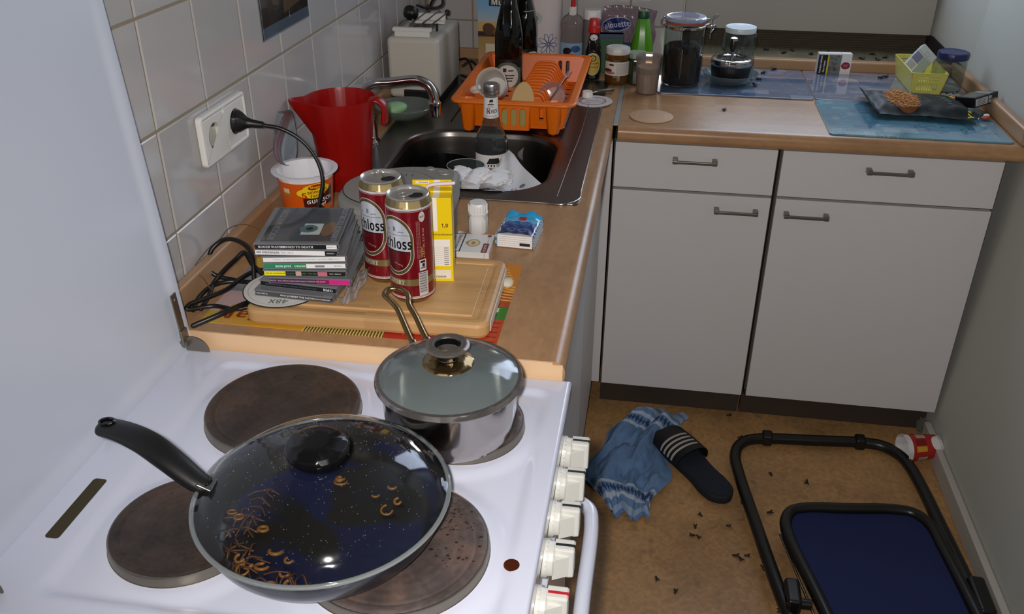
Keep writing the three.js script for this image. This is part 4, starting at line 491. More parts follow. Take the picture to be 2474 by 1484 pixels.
// double socket, plug and cables
{
  const t = thing('double_socket', 'white double wall socket on the tiles, one outlet used', 'socket', [0, 1.0335, 1.3565]);
  const holes = (s) => { const q = rrShape(0.0675, 0.0635, 0.003, s, 0); const c = new THREE.Path(); c.absarc(s, 0, 0.0208, 0, 2 * PI); q.holes.push(c); return q; };
  const turn = (g) => g.rotateY(PI / 2);
  const fr = rrShape(0.158, 0.080, 0.008); for (const s of [-0.0375, 0.0375]) fr.holes.push(rrShape(0.069, 0.065, 0.003, s, 0, true));
  part('frame', turn(extrude(fr, 0.0105, 0.003, 3).translate(0, 0, 0.0004)), mats.socket, t);
  for (const s of [-0.0375, 0.0375]) {
    const o = part('outlet', turn(extrude(holes(s), 0.009, 0.0008).translate(0, 0, 0.0006)), mats.socket, t);
    part('cup', turn(lathe([[0.0208, 0], [0.0205, -0.008], [0, -0.0081]], 32).rotateX(PI / 2).translate(s, 0, 0.0092)), M('#cfcdc4', 0.4), o);
    part('earth_clip', turn(merge(box(0.007, 0.005, 0.006, s, 0.0185, 0.006), box(0.007, 0.005, 0.006, s, -0.0185, 0.006))), mats.darkChrome, o);
  }
  const k = thing('power_cable', 'black mains cable plugged into the far outlet and hanging down behind the CD pile', 'cable', [0, 0, 0]);
  const pl = part('plug', lathe([[0, 0.004], [0.0192, 0.004], [0.0192, 0.011], [0.016, 0.017], [0.009, 0.026], [0.0068, 0.034], [0.0052, 0.052], [0, 0.053]], 28).rotateZ(-PI / 2), mats.black, k); pl.position.set(0.001, 1.034, 1.319); pl.rotation.set(0, 0.12, -0.12);
  part('cord', tube([[0.050, 1.0277, 1.3135], [0.080, 1.021, 1.307], [0.112, 1.000, 1.302], [0.134, 0.968, 1.302], [0.142, 0.935, 1.308], [0.136, 0.90, 1.318], [0.130, 0.87, 1.326], [0.128, 0.838, 1.336], [0.118, 0.829, 1.365], [0.092, 0.829, 1.40]], 0.0034, { seg: 90 }), mats.cable, k);
  const A = [[0.094, 0.85, 1.507], [0.089, 0.87, 1.492], [0.076, 0.885, 1.476], [0.045, 0.89, 1.46], [0.024, 0.884, 1.456], [0.010, 0.872, 1.467], [0.009, 0.860, 1.478], [0.014, 0.85, 1.492], [0.026, 0.84, 1.492], [0.048, 0.835, 1.49], [0.084, 0.836, 1.495]];
  const B = [[0.084, 0.836, 1.495], [0.096, 0.834, 1.475], [0.074, 0.85, 1.465], [0.054, 0.862, 1.448], [0.049, 0.86, 1.472], [0.038, 0.85, 1.499], [0.030, 0.838, 1.518], [0.036, 0.834, 1.544], [0.04, 0.831, 1.58]];
  single('cable_coil', 'thick black cable looping up in a coil beside the CD pile', 'cable', tube([...A, ...B.slice(1)], 0.0036, { seg: 180 }), mats.cable);
  single('flat_cable', 'black cable running straight from the coil towards the lid hinge', 'cable', tube([[0.104, 0.832, 1.452], [0.084, 0.843, 1.468], [0.07, 0.844, 1.499], [0.063, 0.844, 1.54], [0.043, 0.842, 1.566], [0.026, 0.840, 1.585], [0.024, 0.836, 1.592], [0.056, 0.832, 1.570], [0.092, 0.832, 1.574], [0.106, 0.832, 1.566]], 0.0034, { seg: 110 }), mats.cable);
  single('flat_cable', 'black cable with a thick straight end reaching out by the hinge', 'cable', tube([[0.110, 0.834, 1.556], [0.112, 0.845, 1.574], [0.098, 0.850, 1.612], [0.062, 0.842, 1.645]], 0.0038, { seg: 50 }), mats.cable);
  single('flat_cable', 'black cable lying in a low curve along the upstand', 'cable', tube([[0.088, 0.8315, 1.489], [0.05, 0.8365, 1.500], [0.030, 0.837, 1.519], [0.024, 0.8345, 1.552], [0.030, 0.8305, 1.585]], 0.0033, { seg: 60 }), mats.cable);
  single('thin_wire', 'hair-thin brown wire looping along the tiles above the coiled cable', 'wire', tube([[0.06, 0.862, 1.372], [0.035, 0.872, 1.370], [0.023, 0.88, 1.383], [0.006, 0.876, 1.392], [0.005, 0.872, 1.426], [0.004, 0.873, 1.458], [0.004, 0.871, 1.487], [0.004, 0.866, 1.513], [0.010, 0.860, 1.53], [0.023, 0.860, 1.533], [0.040, 0.850, 1.546], [0.050, 0.836, 1.541]], 0.0007, { seg: 120, rad: 5 }), M('#6b4a34', 0.5));
  const s2 = canvasTex(512, 700, (x, w, h) => { const g = x.createLinearGradient(0, 0, w * 0.4, h); g.addColorStop(0, '#2c4a48'); g.addColorStop(0.35, '#35302c'); g.addColorStop(1, '#2a2624'); x.fillStyle = g; x.fillRect(0, 0, w, h); seed = 44; for (let k = 0; k < 700; k++) { x.fillStyle = `rgba(${40 + 60 * rnd()},${40 + 40 * rnd()},${36 + 36 * rnd()},0.25)`; x.fillRect(w * rnd(), h * rnd(), 26, 9); } x.fillStyle = '#5d4a3a'; x.beginPath(); x.moveTo(w * 0.6, h * 0.2); x.lineTo(w, h * 0.1); x.lineTo(w, h * 0.86); x.lineTo(w * 0.45, h * 0.9); x.fill(); x.fillStyle = '#8a5226'; x.fillRect(w * 0.78, h * 0.2, 46, h * 0.62); x.fillStyle = '#55606c'; x.fillRect(0, h * 0.93, w, h * 0.07); x.strokeStyle = '#7f8a92'; x.lineWidth = 6; x.strokeRect(3, 3, w - 6, h - 6); });
  single('poster', 'dark glossy picture postcard-like print taped to the tiles', 'poster', bx(0.0008, 0.0022, 1.1235, 1.42, 0.934, 1.155).clone(), [0, 1, 2, 3, 4, 5].map((i) => i ? mats.black : printed(s2, 0.15, { clearcoat: 0.6 })));
}

// ---------- in the sink bowl ----------
const B0 = H - 0.1568;
{
  single('black_pot', 'black pot standing in the sink bowl behind the clear spirits bottle', 'pot', lathe([[0, 0.002], [0.056, 0.002], [0.060, 0.006], [0.066, 0.095], [0.0685, 0.1105], [0.0685, 0.1125], [0.066, 0.1125], [0.0635, 0.095], [0.057, 0.008], [0, 0.005]], 64), mats.blackGloss, [0.2200, B0, 0.7790]);
  const t = thing('spirits_bottle', 'tall clear glass spirits bottle with a white label and silver cap, standing in the sink', 'bottle', [0.3320, B0, 0.7830]);
  part('glass', lathe([[0, 0.001], [0.030, 0.001], [0.0345, 0.004], [0.0355, 0.010], [0.0355, 0.160], [0.0345, 0.175], [0.030, 0.190], [0.021, 0.208], [0.0165, 0.226], [0.0155, 0.250], [0.0142, 0.276], [0.0148, 0.282], [0.0125, 0.282]], 56, 1.1), mats.jarGlass, t);
  part('cap', lathe([[0.0148, 0.2785], [0.0158, 0.279], [0.0158, 0.2825], [0.0150, 0.2832], [0.0158, 0.2845], [0.0158, 0.297], [0.0152, 0.299], [0, 0.2995]], 36), M('#a8a6a4', 0.3, { metalness: 0.9 }), t);
  const ry = facing(0.332, 0.783);
  const hut = (x, cx, cy, s) => { x.fillStyle = '#1c1a1a'; x.beginPath(); x.moveTo(cx - 60 * s, cy); x.lineTo(cx - 30 * s, cy - 60 * s); x.lineTo(cx + 60 * s, cy - 64 * s); x.lineTo(cx + 76 * s, cy); x.fill(); x.fillStyle = '#e8e6e2'; x.fillRect(cx - 52 * s, cy + 4 * s, 110 * s, 34 * s); x.fillStyle = '#1c1a1a'; for (let k = 0; k < 4; k++) x.fillRect(cx - 46 * s + k * 28 * s, cy + 10 * s, 12 * s, 22 * s); };
  const l1 = canvasTex(512, 640, (x, w, h) => { x.fillStyle = '#eceae6'; x.fillRect(0, 0, w, h); hut(x, 270, 120, 1.25); x.fillStyle = '#4a2328'; x.fillRect(160, 180, 230, 46); txt(x, 'W', 256, 310, 120, '#4a2328', { sx: 0.8 }); txt(x, 'KORN', 256, 440, 120, '#1a1a1a', { font: 'serif' }); });
  const l2 = canvasTex(512, 384, (x, w, h) => { x.fillStyle = '#eceae6'; x.fillRect(0, 0, w, h); hut(x, 256, 76, 0.8); x.fillStyle = '#4a2328'; x.fillRect(176, 112, 150, 22); txt(x, 'Weizen', 256, 165, 46, '#8a8480'); txt(x, 'K', 190, 245, 150, '#7a2c38', { font: 'serif' }); txt(x, 'ORN', 320, 250, 104, '#1a1a1a', { font: 'serif' }); txt(x, 'GRAN·O·ROGGEN', 256, 345, 38, '#333', { bold: false }); });
  const c1 = part('label', new THREE.CylinderGeometry(0.0358, 0.0358, 0.105, 40, 1, true, -1.3, 2.6).translate(0, 0.098, 0), printed(l1, 0.6), t); c1.rotation.y = ry;
  const c2 = part('neck_label', new THREE.CylinderGeometry(0.0152, 0.0168, 0.044, 36, 1, true, -1.45, 2.9).translate(0, 0.249, 0), printed(l2, 0.6), t); c2.rotation.y = ry;
  const g = thing('drinking_glass', 'plain clear drinking glass standing in the front of the sink bowl', 'glass', [0.2930, B0, 0.8750]);
  part('glass', lathe([[0, 0.001], [0.033, 0.001], [0.035, 0.004], [0.040, 0.140], [0.0405, 0.146], [0.0392, 0.147], [0.0385, 0.140], [0.0335, 0.012], [0, 0.008]], 56, 1.1), M('#c9d2d0', 0.04, { transmission: 0.95, thickness: 0 }), g); part('rim', new THREE.TorusGeometry(0.0399, 0.0008, 8, 64).rotateX(PI / 2).translate(0, 0.1465, 0), M('#cfd4d3', 0.1), g);
  // flowered kitchen paper spread over the front of the bowl, and a crumpled sheet on it
  const pT = canvasTex(512, 512, (x, w, h) => { x.fillStyle = '#e4e2e0'; x.fillRect(0, 0, w, h); x.lineWidth = 4; const fl = (cx, cy, r, c) => { x.strokeStyle = c; for (let k = 0; k < 8; k++) { const a = k * PI / 4; x.beginPath(); x.ellipse(cx + r * 0.6 * Math.cos(a), cy + r * 0.6 * Math.sin(a), r * 0.45, r * 0.2, a, 0, 7); x.stroke(); } }; fl(290, 250, 110, '#b9ae9c'); x.fillStyle = '#6d7786'; x.beginPath(); x.ellipse(430, 400, 18, 30, 0.3, 0, 7); x.fill(); x.strokeStyle = '#8890a4'; x.lineWidth = 9; x.beginPath(); x.ellipse(372, 430, 15, 22, 0, 0, 7); x.stroke(); });
  single('kitchen_paper', 'flat white kitchen paper with a pale flower print, draped over the sink front', 'paper', sheet((u, v) => { const ax = 0.298 + 0.178 * u, az = ax < 0.384 ? 1.047 : 0.947 + Math.sqrt(Math.max(0, 0.01 - (ax - 0.384) ** 2)), a = V(ax, H + 0.0045, az), b = V(0.350, H - 0.012, 0.905).lerp(V(0.3725, H - 0.004, 0.792), u), p = a.lerp(b, v); p.y -= 0.010 * Math.sin(Math.min(1, v * 1.2) * PI); return [p.x, p.y + 0.004 * Math.sin(u * 5 + v * 4) + 0.002 * Math.sin(u * 17 - v * 9), p.z]; }, 30, 30, 0.0004), printed(pT, 0.9));
  single('crumpled_paper', 'crumpled white paper lying on the flowered sheet at the front of the sink', 'paper', sheet((u, v) => { const a = u - 0.5, b = v - 0.5, r = Math.hypot(a, b), n = fbm(u * 5, v * 5, 64, 4, 7) - 0.5, f = Math.abs(Math.sin(u * 9 + v * 3 + 4 * n)); return [0.350 + a * 0.118 + 0.022 * b + 0.02 * n, H + 0.006 + 0.016 * f * (1 - r) + 0.012 * n, 0.985 + b * 0.085 + 0.010 * n]; }, 48, 48, 0.0004), M('#eeecea', 0.85));
  single('paper_tip', 'small flat white paper corner at the front left rim of the sink', 'paper', sheet((u, v) => [0.300 + 0.055 * u, H + 0.0052 + 0.002 * u, 1.004 + 0.045 * v - 0.02 * u * (1 - v)], 8, 8, 0.0004), mats.paper);
  const q = thing('foil_packet', 'small light blue packet with a pink tag, propped in the sink bowl', 'packet', [0.392, H - 0.093, 0.690], -0.35);
  part('packet', box(0.038, 0.075, 0.010, 0, 0.0375, 0, 0.003).rotateX(-0.25), M('#8ba6c8', 0.2, { clearcoat: 0.6 }), q); part('tag', box(0.014, 0.012, 0.001, 0.004, 0.055, 0.0052).rotateX(-0.25), M('#d8447a', 0.4), q); part('dark_print', box(0.03, 0.018, 0.001, 0.0, 0.03, 0.0052).rotateX(-0.25), M('#48608c', 0.4), q); part('clear_flap', sheet((u, v) => [-0.03 + 0.03 * u, 0.03 + 0.05 * v, 0.004 + 0.004 * Math.sin(v * 5)], 6, 8, 0.0002), mats.clearPlastic, q);
}
// soap dish
{
  const t = thing('soap_dish', 'shallow clear glass dish on the worktop behind the red jug, holding the soap', 'dish', [0.0905, H, 0.6120]);
  part('bowl', lathe([[0, 0.002], [0.030, 0.002], [0.050, 0.010], [0.066, 0.024], [0.0705, 0.033], [0.069, 0.0345], [0.0645, 0.026], [0.049, 0.0125], [0.029, 0.0045], [0, 0.0045]], 56), M('#c8d0c8', 0.08, { transmission: 0.85, thickness: 0 }), t);
  single('soap_bar', 'pale green oval bar of soap lying in the glass dish', 'soap', new THREE.SphereGeometry(1, 36, 24).scale(0.034, 0.0155, 0.024).rotateY(0.5).rotateZ(0.12), M('#93bd8b', 0.5), [0.069, H + 0.029, 0.632]);
}
// ---------- dish rack and its contents ----------
const panelGeo = (pts, holes, t, bevel = 0.0008) => { const s = polyShape(pts); for (const h of holes) s.holes.push(h); return extrude(s, t, bevel, 1, 8); };
{
  const t = thing('dish_rack', 'orange plastic dish rack on the sink drainer', 'dish rack', [0.3655, H + 0.003, 0.480]);
  // local: x -0.14..0.14, z -0.23..0.23, rim at y 0.078
  const W2 = 0.140, D2 = 0.231, yr = 0.0785;
  const rim = rrShape(2 * W2, 2 * D2, 0.022); rim.holes.push(rrShape(2 * W2 - 0.030, 2 * D2 - 0.030, 0.014, 0, 0, true));
  part('rim', merge(slab(rim, yr - 0.004, 0.0045, 0.0018), (() => { const pts = []; for (let i = 0; i < 72; i++) { const p = rrPoint(2 * W2 - 0.003, 2 * D2 - 0.003, 0.02, i / 72); pts.push([p[0], yr - 0.0045, p[1]]); } return tube(pts, 0.0042, { closed: true, seg: 220, rad: 8 }); })()), mats.orange, t);
  const wallS = (len, lenB, h, holes) => panelGeo([[-lenB / 2, 0], [lenB / 2, 0], [len / 2, h], [-len / 2, h]], holes, 0.0022);
  const slot = (x, y, w, h) => rrShape(w, h, w * 0.48, x, y, true);
  const hL = 0.066, tilt = 0.26;
  for (const s of [-1, 1]) { const m = part('side_wall', wallS(0.432, 0.40, hL, []), mats.orange, t); m.position.set(s * 0.109, 0.013, 0); m.rotation.set(0, s * PI / 2, 0); m.rotateX(tilt); }
  const back = part('back_wall', wallS(0.252, 0.222, hL, [slot(0.060, 0.036, 0.009, 0.036), slot(0.080, 0.036, 0.009, 0.036), slot(-0.07, 0.036, 0.009, 0.036), slot(-0.09, 0.036, 0.009, 0.036)]), mats.orange, t); back.position.set(0, 0.013, -0.2); back.rotation.x = -tilt;
  const front = part('front_wall', wallS(0.252, 0.222, hL, [slot(0.064, 0.034, 0.009, 0.036), slot(-0.04, 0.034, 0.009, 0.036)]), mats.orange, t); front.position.set(0, 0.013, 0.198); front.rotation.x = tilt;
  const fl = rrShape(0.226, 0.404, 0.012); for (let k = 0; k < 9; k++) for (const s of [-0.075, 0.0, 0.075]) fl.holes.push(rrShape(0.05, 0.018, 0.006, s, -0.17 + k * 0.0425, true));
  part('floor', slab(fl, 0.012, 0.0025), mats.orange, t);
  const foot = lathe([[0, 0], [0.004, 0], [0.0065, 0.0025], [0.0115, 0.004], [0.0135, 0.009], [0.0195, 0.068], [0.0215, 0.0745]], 24); foot.scale(1.05, 1, 0.9);
  for (const [x, z] of [[-0.104, 0.205], [0.092, 0.205], [-0.094, -0.185], [0.082, -0.185]]) part('foot', z > 0 ? foot : foot.clone().scale(0.6, 0.2, 0.6), mats.orange, t).position.set(x, 0, z);
  // bulging slotted front pocket
  const pw = panelGeo([[-0.034, 0], [0.034, 0], [0.038, 0.060], [-0.038, 0.060]], [slot(-0.020, 0.030, 0.0125, 0.040), slot(0.001, 0.030, 0.0125, 0.040), slot(0.0215, 0.030, 0.0125, 0.040)], 0.0022);
  const p = part('pocket', merge(pw, panelGeo([[0, 0], [-0.026, 0], [-0.026, 0.060], [0, 0.060]], [], 0.0022).rotateY(-PI / 2).translate(0.0365, 0, 0), panelGeo([[0, 0], [0.026, 0], [0.026, 0.060], [0, 0.060]], [], 0.0022).rotateY(PI / 2).translate(-0.037, 0, 0), bx(-0.034, 0.034, 0, 0.002, -0.024, 0.001)), mats.orange, t); p.position.set(0.003, 0.013, 0.2245);
  // ribbed plate ridge
  part('plate_ridge', extrude(polyShape([[-0.052, 0], [0.052, 0], [0.022, 0.050], [-0.022, 0.050]]), 0.315, 0.003).translate(0.028, 0.014, -0.185), mats.orange, t);
  const rib = tube([[-0.056, 0.014, 0], [-0.036, 0.046, 0], [-0.024, 0.0665, 0], [0, 0.070, 0], [0.024, 0.0665, 0], [0.036, 0.046, 0], [0.056, 0.014, 0]], 0.0032, { seg: 30, rad: 6 });
  for (let k = 0; k < 12; k++) part('rib', rib, mats.orange, t).position.set(0.028, 0, -0.178 + k * 0.0272);

  const m = thing('mug', 'white cup lying tilted in the front of the orange rack, open end towards the viewer', 'mug', [0.2935, H + 0.074, 0.560]);
  const mg = new THREE.Group(); m.rotation.set(1.12, -0.10, 0); m.rotateY(0.35); m.position.x += 0.005;
  part('cup', lathe([[0, -0.040], [0.026, -0.040], [0.029, -0.037], [0.0345, 0.018], [0.0365, 0.040], [0.0355, 0.0412], [0.034, 0.040], [0.032, 0.016], [0.027, -0.034], [0, -0.0365]], 48, 0.9), M('#d9d5cc', 0.35), m);
  part('handle', surf((u, v) => { const a = -0.15 + v * 3.3, R = 0.021, c = [-0.032 - R * Math.sin(a) * 1.15, 0.004 + R * Math.cos(a), 0], k = u * 2 * PI; return [c[0] - Math.sin(a) * 0.0022 * Math.cos(k), c[1] + Math.cos(a) * 0.0022 * Math.cos(k), 0.0055 * Math.sin(k)]; }, 14, 30), M('#e2dfd8', 0.35), m);
  single('cream_board', 'cream egg-shaped plate standing on edge in the ridge of the orange rack', 'plate', (() => { const s = new THREE.Shape(); for (let k = 0; k <= 40; k++) { const a = k / 40 * 2 * PI, x = 0.027 * Math.cos(a) * (1 - 0.18 * Math.sin(a)), y = 0.041 * Math.sin(a); k ? s.lineTo(x, y) : s.moveTo(x, y); } return extrude(s, 0.008, 0.003, 2, 4).rotateX(-0.42); })(), M('#c9ae74', 0.6), [0.3785, H + 0.062, 0.622]);
  single('cream_board', 'greenish cream plate edge visible through the three slots at the front of the rack', 'plate', extrude(rrShape(0.062, 0.044, 0.016), 0.006, 0.002), M('#a8a05a', 0.6), [0.3695, H + 0.040, 0.686]);
  const cg = thing('clear_cup', 'clear plastic cup lying on its side on the right of the orange rack', 'cup', [0.4425, H + 0.055, 0.555], 0.35); cg.rotation.x = PI / 2 - 0.35;
  part('cup', lathe([[0, -0.032], [0.022, -0.032], [0.025, -0.028], [0.030, 0.034], [0.0318, 0.036], [0.0318, 0.038], [0.0292, 0.035], [0.0242, -0.027], [0, -0.0305]], 40, 0.9), mats.clearPlastic, cg);
  single('fork', 'dull metal fork leaning across the right compartment of the orange rack', 'fork', merge(tube([[-0.02, -0.02, 0.07], [0.0, 0.004, 0.02], [0.014, 0.022, -0.03]], 0.0022, { seg: 20, rad: 6 }), ...[-1, 0, 1].map((k) => tube([[0.014, 0.022, -0.03], [0.018 + k * 0.003, 0.025, -0.042], [0.023 + k * 0.003, 0.032, -0.068]], 0.0009, { seg: 10, rad: 5 }))), mats.darkChrome, [0.445, H + 0.058, 0.52]);
}
// ---------- toaster ----------
{
  const t = thing('toaster', 'white long-slot toaster with a wire rack and its mains plug laid on top', 'toaster', [0.0825, H, 0.365]);
  const shell = M('#c6c1b4', 0.45);
  part('body', box(0.132, 0.150, 0.240, 0, 0.087, 0, 0.012), shell, t);
  part('base', box(0.122, 0.014, 0.230, 0, 0.008, 0, 0.003), mats.rubber, t); part('crumb_tray', box(0.078, 0.026, 0.008, 0.012, 0.022, 0.1205, 0.003), mats.black, t, 'black crumb tray front');
  part('slot', box(0.052, 0.003, 0.185, -0.004, 0.1615, -0.004, 0.001), M('#3a3632', 0.5, { metalness: 0.5 }), t); part('slot_trim', merge(box(0.004, 0.006, 0.19, 0.026, 0.163, -0.004, 0.001), box(0.004, 0.006, 0.19, -0.034, 0.163, -0.004, 0.001)), M('#7e7a72', 0.4, { metalness: 0.7 }), t);
  const rack = part('bread_rack', merge(box(0.098, 0.010, 0.016, -0.004, 0.178, 0.098, 0.003), box(0.088, 0.016, 0.012, -0.004, 0.168, 0.099, 0.002), box(0.084, 0.022, 0.014, 0.002, 0.176, -0.060, 0.003), box(0.090, 0.008, 0.016, 0.0, 0.167, -0.048, 0.002)), mats.whitePlastic, t, 'white plastic rack supports');
  part('rack_wires', merge(...[-0.044, -0.016, 0.012, 0.038].map((x) => tube([[x, 0.166, 0.094], [x, 0.181, 0.082], [x + 0.004, 0.186, 0.0], [x + 0.012, 0.190, -0.078]], 0.0016, { seg: 24, rad: 6 }))), M('#8c857c', 0.3, { metalness: 0.9 }), rack);
  part('rack_post', merge(box(0.006, 0.02, 0.006, 0.043, 0.17, 0.035, 0.001), box(0.01, 0.014, 0.012, 0.046, 0.188, -0.07, 0.003)), mats.black, rack);
  const pl = part('plug', lathe([[0, 0], [0.0175, 0], [0.0185, 0.004], [0.0185, 0.017], [0.015, 0.022], [0.009, 0.026], [0, 0.027]], 28).rotateX(2.35).translate(-0.022, 0.212, 0.03), mats.black, t);
  part('pins', merge(rod([-0.030, 0.206, 0.036], [-0.032, 0.190, 0.050], 0.0022), rod([-0.014, 0.206, 0.036], [-0.016, 0.188, 0.050], 0.0022)), mats.chrome, pl);
  part('cord', tube([[-0.010, 0.220, 0.018], [0.012, 0.212, 0.006], [0.030, 0.211, -0.004], [0.046, 0.217, -0.012], [0.046, 0.230, -0.020], [0.028, 0.234, -0.022], [0.018, 0.222, -0.022], [0.010, 0.206, -0.03], [-0.01, 0.200, -0.09], [-0.02, 0.16, -0.135], [0.0, 0.08, -0.150], [0.045, 0.045, -0.155], [0.080, 0.052, -0.14], [0.105, 0.018, -0.115]], 0.0031, { seg: 140 }), mats.cable, t);
  single('black_cable', 'black cable loop on the worktop between the toaster and the orange rack', 'cable', tube([[0.150, H + 0.030, 0.215], [0.170, H + 0.042, 0.205], [0.190, H + 0.03, 0.215], [0.208, H + 0.006, 0.235], [0.20, H + 0.0045, 0.255], [0.17, H + 0.008, 0.25], [0.152, H + 0.012, 0.245]], 0.0036, { seg: 70 }), mats.cable);
}
// ---------- corner group behind the rack ----------
{
  const t = thing('muesli_box', 'cereal carton with a blue sky and brown bowl print standing at the back wall', 'box', [0.2290, H, 0.052]);
  const f = printed(canvasTex(512, 768, (x, w, h) => { const g = x.createLinearGradient(0, 0, 0, h); g.addColorStop(0, '#2f86c0'); g.addColorStop(0.42, '#7fb2d8'); g.addColorStop(0.56, '#b6bcc0'); g.addColorStop(0.58, '#d2ac62'); g.addColorStop(0.66, '#d0a85e'); g.addColorStop(0.665, '#3a2414'); g.addColorStop(0.70, '#2c1a10'); g.addColorStop(0.72, '#b18b4e'); g.addColorStop(1, '#c0a070'); x.fillStyle = g; x.fillRect(0, 0, w, h); x.fillStyle = '#1c1616'; x.save(); x.translate(250, 280); x.scale(1.45, 1); x.rotate(0.03); x.fillRect(-80, -110, 190, 150); txt(x, 'Müsli', 20, 10, 64, '#f0ece6'); txt(x, 'Nuss', 20, -60, 50, '#e8c870'); x.restore(); x.fillStyle = '#5a3418'; x.beginPath(); x.ellipse(130, 490, 74, 44, 0.1, 0, 7); x.fill(); x.fillStyle = '#7a5228'; x.beginPath(); x.ellipse(240, 510, 60, 36, 0, 0, 7); x.fill(); x.fillStyle = '#e0d4b4'; x.fillRect(90, 600, 220, 140); }), 0.5), sd = M('#6b4a2c', 0.6);
  part('carton', box(0.124, 0.285, 0.055, 0, 0.1425, 0), [sd, sd, sd, sd, f, sd], t); part('top_flap', box(0.120, 0.006, 0.004, 0, 0.288, 0.018), sd, t);
  const bottle = (label, x, z, lab) => {
    const b = thing('wine_bottle', label, 'bottle', [x, H, z], 0, 'dark bottles in the corner');
    part('glass', lathe([[0, 0.002], [0.030, 0.002], [0.0355, 0.006], [0.0365, 0.012], [0.0365, 0.130], [0.0352, 0.150], [0.030, 0.180], [0.0215, 0.215], [0.0162, 0.250], [0.0145, 0.290], [0.0160, 0.295], [0.0155, 0.305], [0, 0.306]], 56, 1.1), mats.darkGlass, b);
    const ry = facing(x, z); part('label', new THREE.CylinderGeometry(0.0368, 0.0368, 0.080, 40, 1, true, -1.2, 2.4).translate(0, lab[0], 0), printed(canvasTex(384, 384, (c, w, h) => { c.fillStyle = '#0b0d0a'; c.fillRect(0, 0, w, h); c.fillStyle = lab[1]; c.beginPath(); c.moveTo(20, h); c.lineTo(20, 110); c.quadraticCurveTo(60, 120, 90, 70); c.quadraticCurveTo(w / 2, 0, w - 90, 70); c.quadraticCurveTo(w - 60, 120, w - 20, 110); c.lineTo(w - 20, h); c.fill(); c.fillStyle = '#d6d6cc'; c.beginPath(); c.ellipse(w / 2, 210, 130, 140, 0, 0, 7); c.fill(); c.fillStyle = '#3a2a2c'; c.fillRect(140, 110, 40, 44); c.fillRect(200, 130, 60, 16); c.fillStyle = '#22241f'; for (let q = 0; q < 3; q++) c.fillRect(110 + q * 12, 190 + q * 34, 160 - q * 24, 14); }), 0.5), b).rotation.y = ry + lab[3];
    if (lab[4]) part('neck_label', new THREE.CylinderGeometry(0.0220, 0.0290, 0.028, 36, 1, true, -0.5, 1.3).translate(0, 0.198, 0), printed(canvasTex(128, 128, (c, w, h) => { c.fillStyle = '#dcdcd2'; c.fillRect(0, 0, w, h); c.fillStyle = '#4a5a48'; c.beginPath(); c.arc(64, 64, 36, 0, 7); c.fill(); }), 0.6), b).rotation.y = ry + 0.5;
  };
  bottle('tall dark wine bottle in front, its neck crossing the cereal carton', 0.2960, 0.322, [0.048, '#5c6a5a', 'HEINZ', -0.1, false]);
  bottle('tall dark bottle standing behind the front wine bottle, with a pale neck label', 0.3170, 0.205, [0.048, '#cfcab8', 'RIVE', 0.7, true]);
  const r = thing('kitchen_roll', 'tall white kitchen paper roll with a printed blue flower, behind the orange rack', 'kitchen roll', [0.3500, H, 0.062]);
  part('roll', lathe([[0.0205, 0.001], [0.0537, 0.001], [0.0542, 0.004], [0.0542, 0.221], [0.0537, 0.224], [0.0205, 0.224]], 64), mats.paper, r);
  part('print', new THREE.CylinderGeometry(0.0545, 0.0545, 0.218, 64, 1, true).translate(0, 0.1125, 0), printed(canvasTex(1536, 1024, (x, w, h) => { x.fillStyle = '#dcd2d0'; x.fillRect(0, 0, w, h); const fl = (cx, cy, r2, c, n, lw) => { x.strokeStyle = c; x.lineWidth = lw; for (let k = 0; k < n; k++) { const a = k / n * 2 * PI + 0.2; x.beginPath(); x.ellipse(cx + r2 * 0.55 * Math.cos(a), cy + r2 * 0.55 * Math.sin(a), r2 * 0.45, r2 * 0.17, a, 0, 7); x.stroke(); } }; const c0 = 768; fl(c0 + 80, 690, 138, '#41538c', 9, 7); fl(c0 - 80, 360, 76, '#8fb09a', 16, 5); x.strokeStyle = '#5a6a72'; x.lineWidth = 8; x.beginPath(); x.arc(c0 - 80, 360, 20, 0, 7); x.stroke(); x.fillStyle = '#5d6c74'; x.beginPath(); x.arc(c0 - 165, 455, 20, 0, 7); x.fill(); x.fillStyle = '#9aa892'; x.beginPath(); x.arc(c0 - 145, 530, 20, 0, 7); x.fill(); fl(c0 + 500, 300, 90, '#41538c', 9, 5); fl(c0 - 520, 640, 90, '#8fb09a', 12, 5); }), 0.85), r).rotation.y = PI + facing(0.35, 0.062);
  part('core', lathe([[0.0205, 0], [0.0205, 0.224], [0.0190, 0.224], [0.0190, 0]], 32), M('#a08a70', 0.9), r);
  const pt = thing('dish_soap_bottle', 'clear plastic washing-up bottle with a white and red cap, right of the paper roll', 'bottle', [0.4360, H, 0.075]);
  part('bottle', lathe([[0, 0.001], [0.026, 0.001], [0.029, 0.005], [0.029, 0.06], [0.0295, 0.085], [0.028, 0.105], [0.031, 0.122], [0.029, 0.136], [0.022, 0.146], [0.0125, 0.152], [0.0115, 0.156]], 40, 1).scale(1.08, 1, 0.75), M('#d9d2d0', 0.1, { transmission: 0.8, thickness: 0 }), pt); part('cap', merge(lathe([[0.0115, 0.150], [0.0118, 0.152], [0.0110, 0.172], [0, 0.173]], 28)), mats.white, pt); part('nozzle', lathe([[0.0065, 0.172], [0.006, 0.190], [0, 0.191]], 24), M('#c01a22', 0.4), pt);
